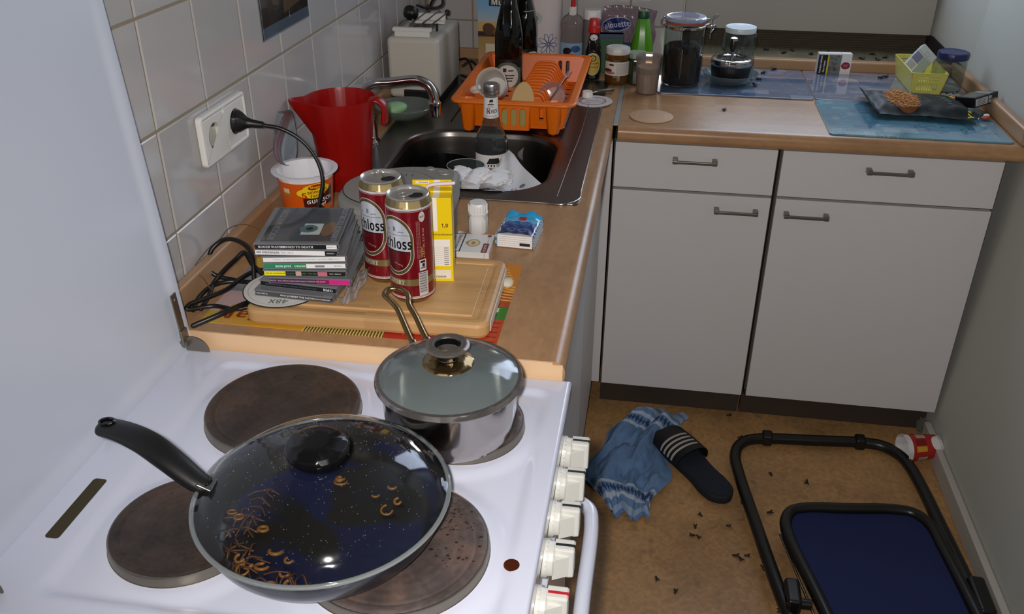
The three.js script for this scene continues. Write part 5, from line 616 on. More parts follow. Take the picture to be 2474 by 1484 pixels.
  part('label', new THREE.CylinderGeometry(0.0298, 0.0294, 0.052, 40, 1, true, -1.3, 2.6).scale(1.08, 1, 0.75).translate(0, 0.050, 0), printed(canvasTex(256, 256, (x, w, h) => { x.fillStyle = '#8fb4cc'; x.fillRect(0, 0, w, h); x.fillStyle = '#3a5c90'; x.beginPath(); x.arc(170, 80, 46, 0, 7); x.fill(); x.fillStyle = '#1c1c22'; x.beginPath(); x.ellipse(90, 110, 40, 50, 0.3, 0, 7); x.fill(); x.fillStyle = '#c8242c'; x.beginPath(); x.ellipse(120, 190, 110, 44, 0, 0, 7); x.fill(); x.fillStyle = '#1c2a60'; x.fillRect(0, 220, w, 36); }), 0.4), pt);
  const wc = thing('spice_jar', 'tall jar with a white lid half hidden behind the soy sauce bottle', 'jar', [0.4905, H, 0.060]);
  part('jar', lathe([[0, 0.001], [0.023, 0.001], [0.025, 0.004], [0.025, 0.132], [0.0235, 0.138], [0.023, 0.141]], 36), M('#b0aaa4', 0.12, { transmission: 0.6, thickness: 0 }), wc); part('lid', lathe([[0.0245, 0.138], [0.0255, 0.139], [0.0255, 0.162], [0.0245, 0.164], [0, 0.164]], 36), mats.white, wc);
  const sy = thing('soy_sauce_bottle', 'dark soy sauce bottle with a red cap and yellow label, by the orange rack corner', 'bottle', [0.5050, H, 0.182]);
  part('glass', lathe([[0, 0.001], [0.020, 0.001], [0.0225, 0.004], [0.0228, 0.012], [0.0222, 0.060], [0.0210, 0.085], [0.0165, 0.108], [0.0125, 0.124], [0.0118, 0.136]], 40, 1), M('#17130c', 0.06, { clearcoat: 1 }), sy);
  part('cap', lathe([[0.0165, 0.128], [0.0168, 0.130], [0.0160, 0.142], [0.0140, 0.144], [0.0136, 0.161], [0.0125, 0.163], [0, 0.1635]], 32), M('#c1121a', 0.35), sy);
  const syT = (d) => printed(canvasTex(256, 320, d), 0.45), ry2 = facing(0.505, 0.182);
  part('label', new THREE.CylinderGeometry(0.0222, 0.0229, 0.062, 36, 1, true, -1.25, 2.5).translate(0, 0.047, 0), syT((x, w, h) => { x.fillStyle = '#1a160f'; x.fillRect(0, 0, w, h); x.fillStyle = '#c9c4b4'; x.beginPath(); x.ellipse(128, 160, 108, 155, 0, 0, 7); x.fill(); x.fillStyle = '#d0b24a'; x.beginPath(); x.ellipse(128, 160, 94, 140, 0, 0, 7); x.fill(); x.strokeStyle = '#2a2418'; x.lineWidth = 12; x.beginPath(); x.moveTo(128, 40); x.lineTo(165, 60); x.lineTo(165, 100); x.lineTo(128, 120); x.lineTo(91, 100); x.lineTo(91, 60); x.closePath(); x.stroke(); txt(x, 'Y', 128, 82, 40, '#2a2418'); txt(x, 'KIKKOMAN', 128, 150, 32, '#7a2c1c'); txt(x, 'SOY SAUCE', 128, 200, 28, '#7a2c1c'); }), sy).rotation.y = ry2;
  part('neck_seal', new THREE.CylinderGeometry(0.0128, 0.0165, 0.017, 30, 1, true, -0.9, 1.8).translate(0, 0.1165, 0), syT((x, w, h) => { x.fillStyle = '#16130c'; x.fillRect(0, 0, w, h); x.fillStyle = '#d8d6d0'; x.beginPath(); x.ellipse(128, 160, 110, 140, 0, 0, 7); x.fill(); x.fillStyle = '#333'; x.beginPath(); x.arc(128, 220, 30, 0, 7); x.fill(); }), sy).rotation.y = ry2;
  const pj = thing('sauce_jar', 'brown sauce jar with a white printed lid and white label, right of the soy sauce', 'jar', [0.5730, H, 0.205]), ry3 = facing(0.573, 0.205);
  part('glass', lathe([[0, 0.001], [0.029, 0.001], [0.032, 0.004], [0.0332, 0.014], [0.0332, 0.060], [0.0320, 0.070], [0.0305, 0.078], [0.0300, 0.084]], 48, 1), M('#6a4318', 0.06, { transmission: 0.25, thickness: 0, clearcoat: 1 }), pj);
  part('lid', lathe([[0.0315, 0.080], [0.0325, 0.081], [0.0325, 0.094], [0.0315, 0.096], [0.0290, 0.0968], [0.0280, 0.0958], [0, 0.0958]], 44), printed(canvasTex(512, 64, (x, w, h) => { x.fillStyle = '#cfcbc2'; x.fillRect(0, 0, w, h); for (let k = 0; k < 4; k++) txt(x, 'mit Sorgfalt', 70 + k * 128, 24, 16, '#6a665e', { bold: false }); }), 0.4), pj);
  part('label', new THREE.CylinderGeometry(0.0336, 0.0336, 0.036, 40, 1, true, -1.25, 2.5).translate(0, 0.045, 0), syT((x, w, h) => { x.fillStyle = '#dcd8cf'; x.fillRect(0, 0, w, h); x.fillStyle = '#7a2a2a'; x.beginPath(); x.ellipse(40, 210, 44, 50, 0.6, 0, 7); x.fill(); x.fillStyle = '#a8786a'; x.beginPath(); x.ellipse(70, 260, 44, 30, 0, 0, 7); x.fill(); x.fillStyle = '#4a3a20'; x.beginPath(); x.arc(80, 70, 24, 0, 7); x.fill(); x.fillStyle = '#8a867c'; for (let k = 0; k < 12; k++) x.fillRect(120, 40 + k * 22, 110 - (k * 31) % 30, 7); }), pj).rotation.y = ry3;
  const gj = thing('green_jar', 'small green glass jar behind the white measuring beaker', 'jar', [0.6260, H, 0.200]);
  part('jar', lathe([[0, 0.001], [0.024, 0.001], [0.027, 0.004], [0.027, 0.060], [0.025, 0.068], [0.0235, 0.072]], 40), M('#34402c', 0.1, { transmission: 0.35, thickness: 0 }), gj); part('lid', lathe([[0.0245, 0.070], [0.025, 0.082], [0.024, 0.084], [0, 0.084]], 36), M('#8f9c84', 0.4), gj);
  const ds = thing('cosmetic_pack', 'purple-grey crumpled pack of pads with a blue oval logo, leaning on the back wall', 'pack', [0.590, H, 0.026]);
  part('bag', (() => { const f = (s) => surf((u, v) => { const e = Math.min(u, 1 - u, v, 1 - v), b = smooth(0, 0.18, e); return [(u - 0.5) * 0.150 + 0.003 * Math.sin(v * 14), 0.004 + 0.166 * v * (0.93 + 0.07 * Math.sin(u * 2.5 + 0.7)), s * (0.003 + 0.010 * b + 0.002 * Math.sin(u * 22 + v * 9))]; }, 36, 30, s < 0); return merge(f(1), f(-1)); })(), printed(canvasTex(512, 512, (x, w, h) => { x.fillStyle = '#7d6a72'; x.fillRect(0, 0, w, h); seed = 12; for (let k = 0; k < 60; k++) { x.strokeStyle = `rgba(210,200,210,${rr(0.05, 0.25)})`; x.lineWidth = rr(1, 4); x.beginPath(); x.moveTo(w * rnd(), h * rnd()); x.lineTo(w * rnd(), h * rnd()); x.stroke(); } x.fillStyle = '#23306e'; x.strokeStyle = '#c4c6dc'; x.lineWidth = 6; x.beginPath(); x.ellipse(150, 150, 138, 56, -0.12, 0, 7); x.fill(); x.stroke(); txt(x, 'alouette', 152, 154, 62, '#c8cce4', { rot: -0.12 }); x.fillStyle = '#39465f'; x.fillRect(0, 300, w, 60); }), 0.25, { clearcoat: 0.6 }), ds);
  const gb = thing('green_box', 'small flat green carton in front of the purple pack', 'box', [0.5475, H, 0.088], 0.1);
  part('carton', box(0.066, 0.106, 0.024, 0, 0.053, 0, 0.001), M('#2f5a38', 0.5), gb); part('lid', box(0.068, 0.012, 0.026, 0, 0.100, 0, 0.001), M('#3c4a66', 0.5), gb); part('label', box(0.04, 0.03, 0.001, 0.008, 0.055, 0.0125), mats.white, gb);
  const gn = thing('lime_juice_bottle', 'bright green plastic bottle with a dark green cap, behind the clear beaker', 'bottle', [0.6325, H, 0.078]);
  part('bottle', lathe([[0, 0.001], [0.026, 0.001], [0.030, 0.005], [0.0315, 0.03], [0.0305, 0.072], [0.0245, 0.105], [0.0185, 0.140], [0.0162, 0.148], [0.0145, 0.150]], 44, 1), M('#5fae1e', 0.3, { transmission: 0.25, thickness: 0 }), gn); part('cap', lathe([[0.0155, 0.142], [0.0163, 0.144], [0.0157, 0.165], [0.0145, 0.168], [0, 0.1685]], 30), M('#124a2c', 0.4), gn);
  const bk = thing('measuring_beaker', 'clear frosted plastic beaker holding brown powder residue, left of the clip-top jar', 'beaker', [0.6570, H, 0.290]);
  part('beaker', lathe([[0, 0.001], [0.0255, 0.001], [0.0275, 0.003], [0.0318, 0.084], [0.0325, 0.086], [0.0325, 0.094], [0.0345, 0.0965], [0.0345, 0.098], [0.0318, 0.096], [0.0308, 0.085], [0.0265, 0.004], [0, 0.003]], 48, 0.9), M('#e2dad4', 0.12, { transmission: 0.85, thickness: 0 }), bk);
  part('powder', lathe([[0, 0.004], [0.0258, 0.004], [0.0296, 0.066], [0.028, 0.070], [0.018, 0.064], [0, 0.062]], 36), printed(dataTex(64, 64, (u, v) => { const k = fbm(u * 8, v * 8, 8, 4, 9), b = v > 0.35 && v < 0.5 ? 0.6 : 1; return [190 * b * (0.8 + 0.4 * k), 165 * b * (0.8 + 0.4 * k), 152 * b * (0.75 + 0.4 * k)]; }), 0.8), bk);
  // bits on the worktop right of the rack
  single('coaster', 'white round paper coaster with a ring print, leaning on the rack side', 'coaster', (() => { const g = lathe([[0, 0], [0.0496, 0], [0.0502, 0.0008], [0.0496, 0.0016], [0, 0.0016]], 48); worldUV(g, 'x', 'z', 1 / 0.1004, -1 / 0.1004); const uv = g.attributes.uv; for (let i = 0; i < uv.count; i++) uv.setXY(i, uv.getX(i) + 0.5, uv.getY(i) + 0.5); return g.rotateZ(0.03); })(), printed(canvasTex(256, 256, (x, w, h) => { x.fillStyle = '#cdc8c2'; x.fillRect(0, 0, w, h); x.strokeStyle = '#3f3c48'; x.lineWidth = 6; x.beginPath(); x.arc(128, 128, 84, 0, 7); x.stroke(); x.lineWidth = 2; x.beginPath(); x.arc(128, 128, 74, 0, 7); x.stroke(); txt(x, 'Bier', 128, 110, 44, '#6a6670', { font: 'serif', bold: false }); txt(x, 'Brauerei', 128, 150, 30, '#6a6670', { font: 'serif', bold: false }); }), 0.8), [0.5250, H + 0.003, 0.4050], 0.3);
  single('dosing_cup', 'tiny white plastic dosing cup by the paper coaster', 'cup', lathe([[0, 0.0145], [0.0125, 0.0145], [0.0135, 0.0125], [0.0150, 0], [0.0142, 0], [0.0128, 0.0115], [0, 0.0128]], 32), mats.white, [0.5080, H + 0.0050, 0.3700], 0);
  const op = thing('corkscrew', 'small dull metal bottle opener lying behind the paper coaster', 'bottle opener', [0.545, H + 0.006, 0.322], 0.4);
  part('body', merge(tube([[-0.03, 0, 0], [-0.01, 0.004, 0.004], [0.015, 0.004, 0.002], [0.03, 0.001, -0.006]], 0.0045, { seg: 24 }), new THREE.TorusGeometry(0.009, 0.0025, 8, 24).rotateX(PI / 2).translate(-0.036, 0, 0)), mats.darkChrome, op);
  single('coaster', 'brown wooden round coaster with pale scribbles on the front of the short worktop', 'coaster', (() => { const g = lathe([[0, 0], [0.0515, 0], [0.0525, 0.0012], [0.052, 0.0030], [0.0505, 0.0038], [0, 0.0038]], 56); worldUV(g, 'x', 'z', 1 / 0.105, -1 / 0.105); const uv = g.attributes.uv; for (let i = 0; i < uv.count; i++) uv.setXY(i, uv.getX(i) + 0.5, uv.getY(i) + 0.5); return g; })(), printed(canvasTex(256, 256, (x, w, h) => { x.fillStyle = '#c39d78'; x.fillRect(0, 0, w, h); seed = 31; x.strokeStyle = '#a27a5c'; x.lineWidth = 2; for (let k = 0; k < 12; k++) { x.beginPath(); for (let q = 0; q < 20; q++) x.lineTo(50 + q * 8 + rr(-2, 2), 60 + k * 12 + rr(-5, 5)); x.stroke(); } x.strokeStyle = '#a88464'; x.beginPath(); x.arc(128, 128, 104, 0, 7); x.stroke(); }), 0.7), [0.6755, H + 0.0002, 0.503]);
}

// ---------- on the worktop under the vent ----------
{
  const matTex = (sd, hues) => canvasTex(768, 512, (x, w, h) => { seed = sd; x.fillStyle = hues[0]; x.fillRect(0, 0, w, h); for (let k = 0; k < 80; k++) { x.fillStyle = hues[1 + Math.floor(rnd() * (hues.length - 1))]; x.globalAlpha = rr(0.15, 0.6); x.fillRect(w * rnd() - 60, h * rnd() - 40, rr(20, 150), rr(16, 80)); } for (let k = 0; k < 90; k++) { x.globalAlpha = rr(0.15, 0.5); x.strokeStyle = rnd() > 0.4 ? '#dfe6ee' : '#26324a'; x.lineWidth = rr(1, 4); const a = w * rnd(), b = h * rnd(); x.beginPath(); x.moveTo(a, b); x.bezierCurveTo(a + rr(-60, 60), b + rr(-40, 40), a + rr(-60, 60), b + rr(-50, 50), a + rr(-110, 110), b + rr(-60, 60)); x.stroke(); } x.globalAlpha = 1; });
  const mk = (label, x0, x1, z0, z1, tex) => { const cx = (x0 + x1) / 2, cz = (z0 + z1) / 2, w = x1 - x0, d = z1 - z0, g = slab(rrShape(w, d, 0.012), 0.0002, 0.0038, 0.0008); worldUV(g, 'x', 'z', 1 / w, -1 / d); const uv = g.attributes.uv; for (let i = 0; i < uv.count; i++) uv.setXY(i, uv.getX(i) + 0.5, uv.getY(i) + 0.5); single('glass_mat', label, 'glass board', g, printed(tex, 0.12, { clearcoat: 1, clearcoatRoughness: 0.06 }), [cx, H, cz]); };
  mk('grey-blue printed glass board under the clip-top jar and ashtray', 0.684, 1.0835, 0.0005, 0.2935, matTex(3, ['#5a6c86', '#8797ac', '#39507a', '#6a6f86', '#a9b2bf', '#4b5a78', '#857e92']));
  mk('grey-violet printed glass board under the yellow basket', 1.0865, 1.484, 0.0005, 0.290, matTex(8, ['#6d768c', '#8f95a4', '#566a82', '#8a8190', '#b4ada6', '#4f7484', '#7f8aa0']));
  mk('turquoise printed glass board at the front right corner, under the noodle packet', 1.0825, 1.481, 0.294, 0.572, matTex(21, ['#5f93a8', '#3b6f8c', '#86b4bf', '#2f5c80', '#a2c0c8', '#4c7f98', '#6a7d94']));
}
const HM = H + 0.0042;
{
  const t = thing('clip_top_jar', 'large clip-top glass jar half full of ground coffee', 'jar', [0.7440, HM, 0.1960], 0.12);
  part('glass', lathe([[0, 0.001], [0.047, 0.001], [0.051, 0.004], [0.052, 0.010], [0.052, 0.150], [0.0505, 0.158], [0.0485, 0.162], [0.0495, 0.166]], 56, 1), mats.glass, t);
  part('coffee', (() => { const g = lathe([[0, 0.004], [0.046, 0.004], [0.0496, 0.008], [0.0505, 0.012], [0.0505, 0.096], [0.046, 0.103], [0.034, 0.106], [0.02, 0.108], [0.008, 0.107], [0, 0.107]], 56, 0.4), p = g.attributes.position; for (let i = 0; i < p.count; i++) if (p.getY(i) > 0.094) { const n = fbm(p.getX(i) * 60 + 50, p.getZ(i) * 60 + 50, 128, 3, 2); p.setY(i, p.getY(i) + (n - 0.5) * 0.018); } g.computeVertexNormals(); return g; })(), printed(dataTex(128, 128, (u, v) => { const k = 0.7 + 0.6 * fbm(u * 30, v * 30, 30, 3, 8); return [26 * k, 19 * k, 15 * k]; }), 0.95), t, 'ground coffee');
  part('seal', lathe([[0.0485, 0.160], [0.0525, 0.161], [0.0525, 0.165], [0.0485, 0.166]], 48), M('#a8461e', 0.6), t);
  part('lid', lathe([[0.052, 0.1655], [0.0545, 0.167], [0.0555, 0.170], [0.0550, 0.174], [0.0525, 0.1765], [0.0500, 0.1770], [0.040, 0.1755], [0, 0.1745]], 56, 0.9), M('#aab4d2', 0.08, { transmission: 0.35, thickness: 0, clearcoat: 1 }), t);
  part('wire_bail', merge(new THREE.TorusGeometry(0.0530, 0.0014, 8, 64).rotateX(PI / 2).translate(0, 0.1545, 0), lathe([[0.0532, 0.149], [0.0538, 0.1495], [0.0538, 0.1555], [0.0532, 0.156]], 56), tube([[0.053, 0.155, 0], [0.066, 0.157, 0.002], [0.068, 0.148, 0.004], [0.066, 0.132, 0.004], [0.067, 0.120, 0.003]], 0.0015, { seg: 24, rad: 6 }), tube([[0.055, 0.169, 0], [0.064, 0.171, 0.001], [0.073, 0.176, 0.001], [0.079, 0.180, 0]], 0.0017, { seg: 20, rad: 6 }), tube([[0.066, 0.171, 0], [0.065, 0.160, 0.003], [0.071, 0.152, 0.002], [0.076, 0.155, 0.002], [0.074, 0.144, 0.002], [0.068, 0.136, 0.003]], 0.0016, { seg: 30, rad: 6 }), tube([[-0.053, 0.155, 0], [-0.062, 0.154, 0.002], [-0.064, 0.163, 0.003], [-0.059, 0.174, 0.002], [-0.054, 0.172, 0]], 0.0017, { seg: 24, rad: 6 })), mats.chrome, t, 'wire clasp');
  const w = thing('screw_top_jar', 'empty clear glass jar with a white screw lid, behind the ashtray', 'jar', [0.8990, HM, 0.0560]);
  part('glass', lathe([[0, 0.001], [0.042, 0.001], [0.045, 0.004], [0.046, 0.010], [0.046, 0.098], [0.0445, 0.108], [0.040, 0.114], [0.0395, 0.118]], 56, 1), mats.jarGlass, w); part('residue', lathe([[0, 0.004], [0.041, 0.004], [0.043, 0.010], [0.030, 0.014], [0, 0.013]], 36), M('#6e5a48', 0.9), w);
  part('lid', lathe([[0.0400, 0.112], [0.0420, 0.1125], [0.0425, 0.124], [0.0415, 0.1265], [0.0385, 0.1272], [0.0365, 0.1258], [0, 0.1258]], 52), M('#cfd8dc', 0.3), w);
  const d = thing('glass_dish', 'shallow clear glass dish under the ashtray', 'dish', [0.8760, HM, 0.1600]);
  part('dish', lathe([[0, 0.001], [0.045, 0.001], [0.056, 0.005], [0.070, 0.018], [0.0745, 0.026], [0.0735, 0.0272], [0.068, 0.0200], [0.055, 0.0072], [0.044, 0.0032], [0, 0.0032]], 56), M('#cfdcdc', 0.05, { transmission: 0.9, thickness: 0 }), d);
  const a = thing('ashtray', 'black push-down ashtray with a chrome top and knob, standing in the glass dish', 'ashtray', [0.8760, HM + 0.0035, 0.1600]);
  part('body', lathe([[0, 0.001], [0.046, 0.001], [0.048, 0.003], [0.0525, 0.034], [0.0525, 0.046]], 56), mats.black, a);
  part('top', lathe([[0.0528, 0.044], [0.0542, 0.0455], [0.0542, 0.058], [0.0525, 0.0615], [0.047, 0.0632], [0.041, 0.0625], [0.038, 0.0595], [0.033, 0.0575], [0.026, 0.0585], [0.012, 0.0600], [0, 0.0602]], 56, 0.9), mats.chrome, a);
  part('stem', merge(rod([0, 0.060, 0], [0.001, 0.080, 0], 0.0042)), mats.darkChrome, a); part('push_knob', lathe([[0, 0.077], [0.0065, 0.078], [0.0085, 0.084], [0.0098, 0.106], [0.0092, 0.108], [0, 0.108]], 32), mats.black, a); part('knob_cap', lathe([[0.0096, 0.1065], [0.0105, 0.109], [0.0100, 0.113], [0.0070, 0.1155], [0, 0.116]], 32), mats.chrome, a);
  // upright cigarette pack
  const c = thing('cigarette_pack', 'white upright cigarette pack with a dark red dot, in front of the vent', 'cigarette pack', [1.1660, HM, 0.0180], 0.06);
  const wt = M('#d9d8d4', 0.4), ft = printed(canvasTex(512, 384, (x, w2, h) => { x.fillStyle = '#e2e0dc'; x.fillRect(0, 0, w2, h); x.fillStyle = '#15161a'; x.fillRect(0, 20, 150, h); txt(x, 'Rauchen bedroht', 44, 200, 40, '#e8e8e8', { rot: -PI / 2 }); txt(x, 'Ihre Potenz', 100, 240, 40, '#e8e8e8', { rot: -PI / 2 }); x.fillStyle = '#d8c81c'; x.fillRect(140, 20, 22, h); x.fillStyle = '#77766f'; x.fillRect(162, 20, 190, h); seed = 3; for (let k = 0; k < 40; k++) { x.fillStyle = `rgba(${rr(30, 160)},${rr(30, 150)},${rr(30, 140)},0.5)`; x.fillRect(162 + 150 * rnd(), 20 + 320 * rnd(), 40, 40); } x.fillStyle = '#8a1a28'; x.beginPath(); x.arc(430, 220, 68, 0, 7); x.fill(); txt(x, 'LUCKY', 430, 205, 30, '#c88a90'); txt(x, 'RED', 430, 235, 30, '#c88a90'); }), 0.4);
  part('box', box(0.090, 0.056, 0.023, 0, 0.028, 0, 0), [wt, wt, wt, wt, ft, wt], c); part('lid_line', box(0.0008, 0.0564, 0.0234, 0.017, 0.028, 0), M('#9a9790', 0.6), c);
  // yellow basket
  const b = thing('plastic_basket', 'small yellow perforated plastic basket under the vent corner', 'basket', [1.3720, HM, 0.1120]);
  const sq = (x, y, s) => rrShape(s, s, 0.0004, x, y, true), holes = (L) => { const o = []; for (let k = -4; k <= 4; k++) { const x = k * L / 10.5; o.push(sq(x, 0.046, 0.0034), sq(x, 0.038, 0.0034)); o.push(rrShape(0.0028, 0.018, 0.0008, x, 0.021, true)); } return o; };
  const wl = (L, Lb) => panelGeo([[-Lb / 2, 0], [Lb / 2, 0], [L / 2, 0.057], [-L / 2, 0.057]], holes(Lb * 0.9), 0.0015, 0.0003);
  const tl = 0.17; for (const [x, z, ry, L, Lb] of [[0, 0.092, 0, 0.086, 0.068], [0, -0.092, PI, 0.086, 0.068], [0.034, 0, PI / 2, 0.204, 0.186], [-0.034, 0, -PI / 2, 0.204, 0.186]]) { const m = part('wall', wl(L, Lb), mats.yellow, b); m.position.set(x, 0.001, z); m.rotation.y = ry; m.rotateX(tl); }
  part('floor', bx(-0.034, 0.034, 0, 0.0016, -0.092, 0.092), mats.yellow, b); part('rim', (() => { const pts = []; for (let i = 0; i < 48; i++) { const p = rrPoint(0.0885, 0.2065, 0.004, i / 48); pts.push([p[0], 0.0572, p[1]]); } return tube(pts, 0.0013, { closed: true, seg: 160, rad: 6 }); })(), mats.yellow, b);
  const p2 = thing('cigarette_pack', 'pale grey cigarette pack standing tilted inside the yellow basket', 'cigarette pack', [1.3730, HM + 0.056, 0.082]); p2.rotation.set(-0.5, 0.25, -0.72);
  const g1 = printed(canvasTex(256, 384, (x, w2, h) => { x.fillStyle = '#c4c9c8'; x.fillRect(0, 0, w2, h); x.fillStyle = '#a6b0a0'; x.fillRect(128, 120, 128, 264); x.fillStyle = '#7f8298'; x.fillRect(0, 130, 120, 130); x.fillStyle = '#e0e0da'; x.fillRect(0, 260, 140, 124); x.fillStyle = '#444'; for (let k = 0; k < 6; k++) x.fillRect(12, 276 + k * 16, 110, 6); x.strokeStyle = '#8f9a9c'; x.lineWidth = 6; x.beginPath(); x.ellipse(130, 70, 40, 22, 0, 0, 7); x.stroke(); }), 0.35), g0 = M('#b4bab8', 0.4);
  part('box', box(0.050, 0.080, 0.020, 0, 0, 0), [g0, g0, g0, g0, g1, g0], p2); part('lid_line', box(0.0504, 0.0008, 0.0204, 0, 0.018, 0), M('#868c8c', 0.6), p2);
  const j = thing('storage_jar', 'clear glass jar with a dark blue lid in the right corner', 'jar', [1.4350, HM, 0.1520]);
  part('glass', lathe([[0, 0.001], [0.033, 0.001], [0.0365, 0.005], [0.0375, 0.030], [0.0375, 0.072], [0.0360, 0.082], [0.0330, 0.087], [0.0325, 0.092]], 48, 1), mats.jarGlass, j); part('contents', lathe([[0, 0.003], [0.031, 0.003], [0.034, 0.007], [0.026, 0.010], [0, 0.009]], 32), M('#b5aca0', 0.9), j);
  part('lid', lathe([[0.0365, 0.084], [0.0385, 0.085], [0.0392, 0.098], [0.0380, 0.101], [0.034, 0.1025], [0.032, 0.1012], [0, 0.1012]], 48), M('#1c2556', 0.32), j);
  // noodle packet
  const n = thing('noodle_packet', 'torn black instant noodle packet with a dry noodle window, on the turquoise board', 'noodle packet', [1.3140, HM, 0.3500], 0.02);
  const bag = printed(canvasTex(768, 384, (x, w2, h) => { x.fillStyle = '#0e110f'; x.fillRect(0, 0, w2, h); seed = 9; for (let k = 0; k < 60; k++) { x.fillStyle = `rgba(${rr(20, 60)},${rr(30, 60)},${rr(24, 40)},0.4)`; x.fillRect(w2 * rnd(), h * rnd(), 80, 20); } x.fillStyle = '#6a3e16'; x.beginPath(); x.ellipse(270, 190, 128, 170, 0, 0, 7); x.fill(); x.fillStyle = '#d8c818'; x.beginPath(); x.moveTo(640, 40); x.lineTo(720, 30); x.lineTo(760, 230); x.quadraticCurveTo(690, 160, 640, 40); x.fill(); x.fillStyle = '#c4481c'; x.beginPath(); x.ellipse(705, 100, 22, 44, -0.3, 0, 7); x.fill(); txt(x, 'YUM', 735, 310, 60, '#d8c818', { rot: -1.3 }); x.strokeStyle = '#8a9468'; x.lineWidth = 5; for (let k = 0; k < 5; k++) { x.beginPath(); x.moveTo(560 + k * 12, 110 + k * 40); x.lineTo(620 + k * 8, 130 + k * 36); x.stroke(); } }), 0.5, { specularIntensity: 0.5 });
  const bagF = (s) => (u, v) => { const e = Math.min(u * 1.0, (1 - u) * 1.6, v * 0.6, (1 - v) * 0.6), b2 = smooth(0, 0.14, e), wr = 0.0004 * Math.sin(u * 46 + 3 * Math.sin(v * 9)) + 0.0007 * Math.sin(v * 19 + u * 14); return [(u - 0.5) * 0.235, 0.012 + (s > 0 ? 0.017 : -0.0105) * b2 + wr * (s > 0 ? 1 : 0.2) + (u < 0.06 ? 0.014 * (1 - u / 0.06) : 0), (v - 0.5) * (0.196 - 0.02 * u) + 0.030 * (u - 0.5) + 0.003 * Math.sin(u * 9)]; };
  const ups = (u, v) => bagF(1)(u, 1 - v); part('bag', merge(surf((u, v) => bagF(1)(u, 1 - v), 60, 36), surf((u, v) => bagF(-1)(u, 1 - v), 30, 20, true)), bag, n);
  seed = 77; const st = []; for (let k = 0; k < 130; k++) { const a = rr(0, 6.28), r = Math.sqrt(rnd()), cx = -0.036 + 0.036 * r * Math.cos(a), cz = 0.002 + 0.074 * r * Math.sin(a), y = 0.0275 + 0.004 * (1 - r) + rr(0, 0.004), d2 = rr(0, 6.28), q = []; for (let s = 0; s < 6; s++) q.push([cx + (s - 2.5) * 0.0042 * Math.cos(d2) + rr(-0.002, 0.002), y + rr(-0.002, 0.002), cz + (s - 2.5) * 0.0042 * Math.sin(d2) + rr(-0.002, 0.002)]); st.push(tube(q, 0.0008, { seg: 14, rad: 4 })); }
  const nd = part('dry_noodles', merge(st), M('#c98a3c', 0.5), n, 'golden dry noodles'); nd.userData.kind = 'stuff';
  const k = thing('cigarette_pack', 'black cigarette pack leaning on the right worktop upstand', 'cigarette pack', [1.4560, HM + 0.030, 0.3350]); k.rotation.set(-0.25, 0.70, 0.20);
  const kb = M('#141416', 0.35), kf = printed(canvasTex(384, 128, (x, w2, h) => { x.fillStyle = '#141416'; x.fillRect(0, 0, w2, h); x.fillStyle = '#b9bcc0'; x.fillRect(16, 22, 200, 92); x.fillStyle = '#333'; for (let q = 0; q < 4; q++) x.fillRect(50, 34 + q * 20, 130, 6); x.fillStyle = '#a8abb0'; x.fillRect(228, 22, 56, 92); x.fillStyle = '#333'; x.fillRect(240, 60, 32, 14); }), 0.4), kt = printed(canvasTex(384, 192, (x, w2, h) => { x.fillStyle = '#26261f'; x.fillRect(0, 0, w2, h); x.fillStyle = '#5a584c'; x.fillRect(40, 20, 170, 140); x.fillStyle = '#8f8c2c'; x.fillRect(236, 0, 26, h); x.fillStyle = '#8a8d92'; x.fillRect(270, 20, 80, 150); }), 0.4);
  part('box', box(0.092, 0.024, 0.052, 0, 0, 0), [kb, kb, kt, kb, kf, kb], k); part('lid_line', box(0.0008, 0.0244, 0.0524, 0.02, 0, 0), M('#333', 0.6), k);
  const rc = thing('red_pin', 'tiny red and white clip on the turquoise board by the upstand', 'clip', [1.4640, HM, 0.408], 0.3);
  part('body', new THREE.SphereGeometry(1, 20, 14).scale(0.012, 0.005, 0.008).translate(0, 0.006, 0), M('#a8502e', 0.4), rc); part('cap', new THREE.SphereGeometry(1, 16, 12).scale(0.008, 0.004, 0.005).translate(0.001, 0.011, -0.002), mats.white, rc); part('wire', tube([[-0.011, 0.003, 0], [-0.02, 0.008, 0.004], [-0.027, 0.003, 0.008], [-0.021, 0.002, 0.001]], 0.0008, { seg: 16, rad: 5 }), mats.chrome, rc);
  single('foil_scrap', 'silvery crumpled foil scrap between the blue-lidded jar and the upstand', 'scrap', sheet((u, v) => [0.05 * (u - 0.5), 0.003 + 0.006 * Math.abs(Math.sin(u * 9 + v * 5)), 0.026 * (v - 0.5)], 16, 10, 0.0003), M('#b9b9b6', 0.3, { metalness: 0.5 }), [1.432, HM, 0.222]);
}
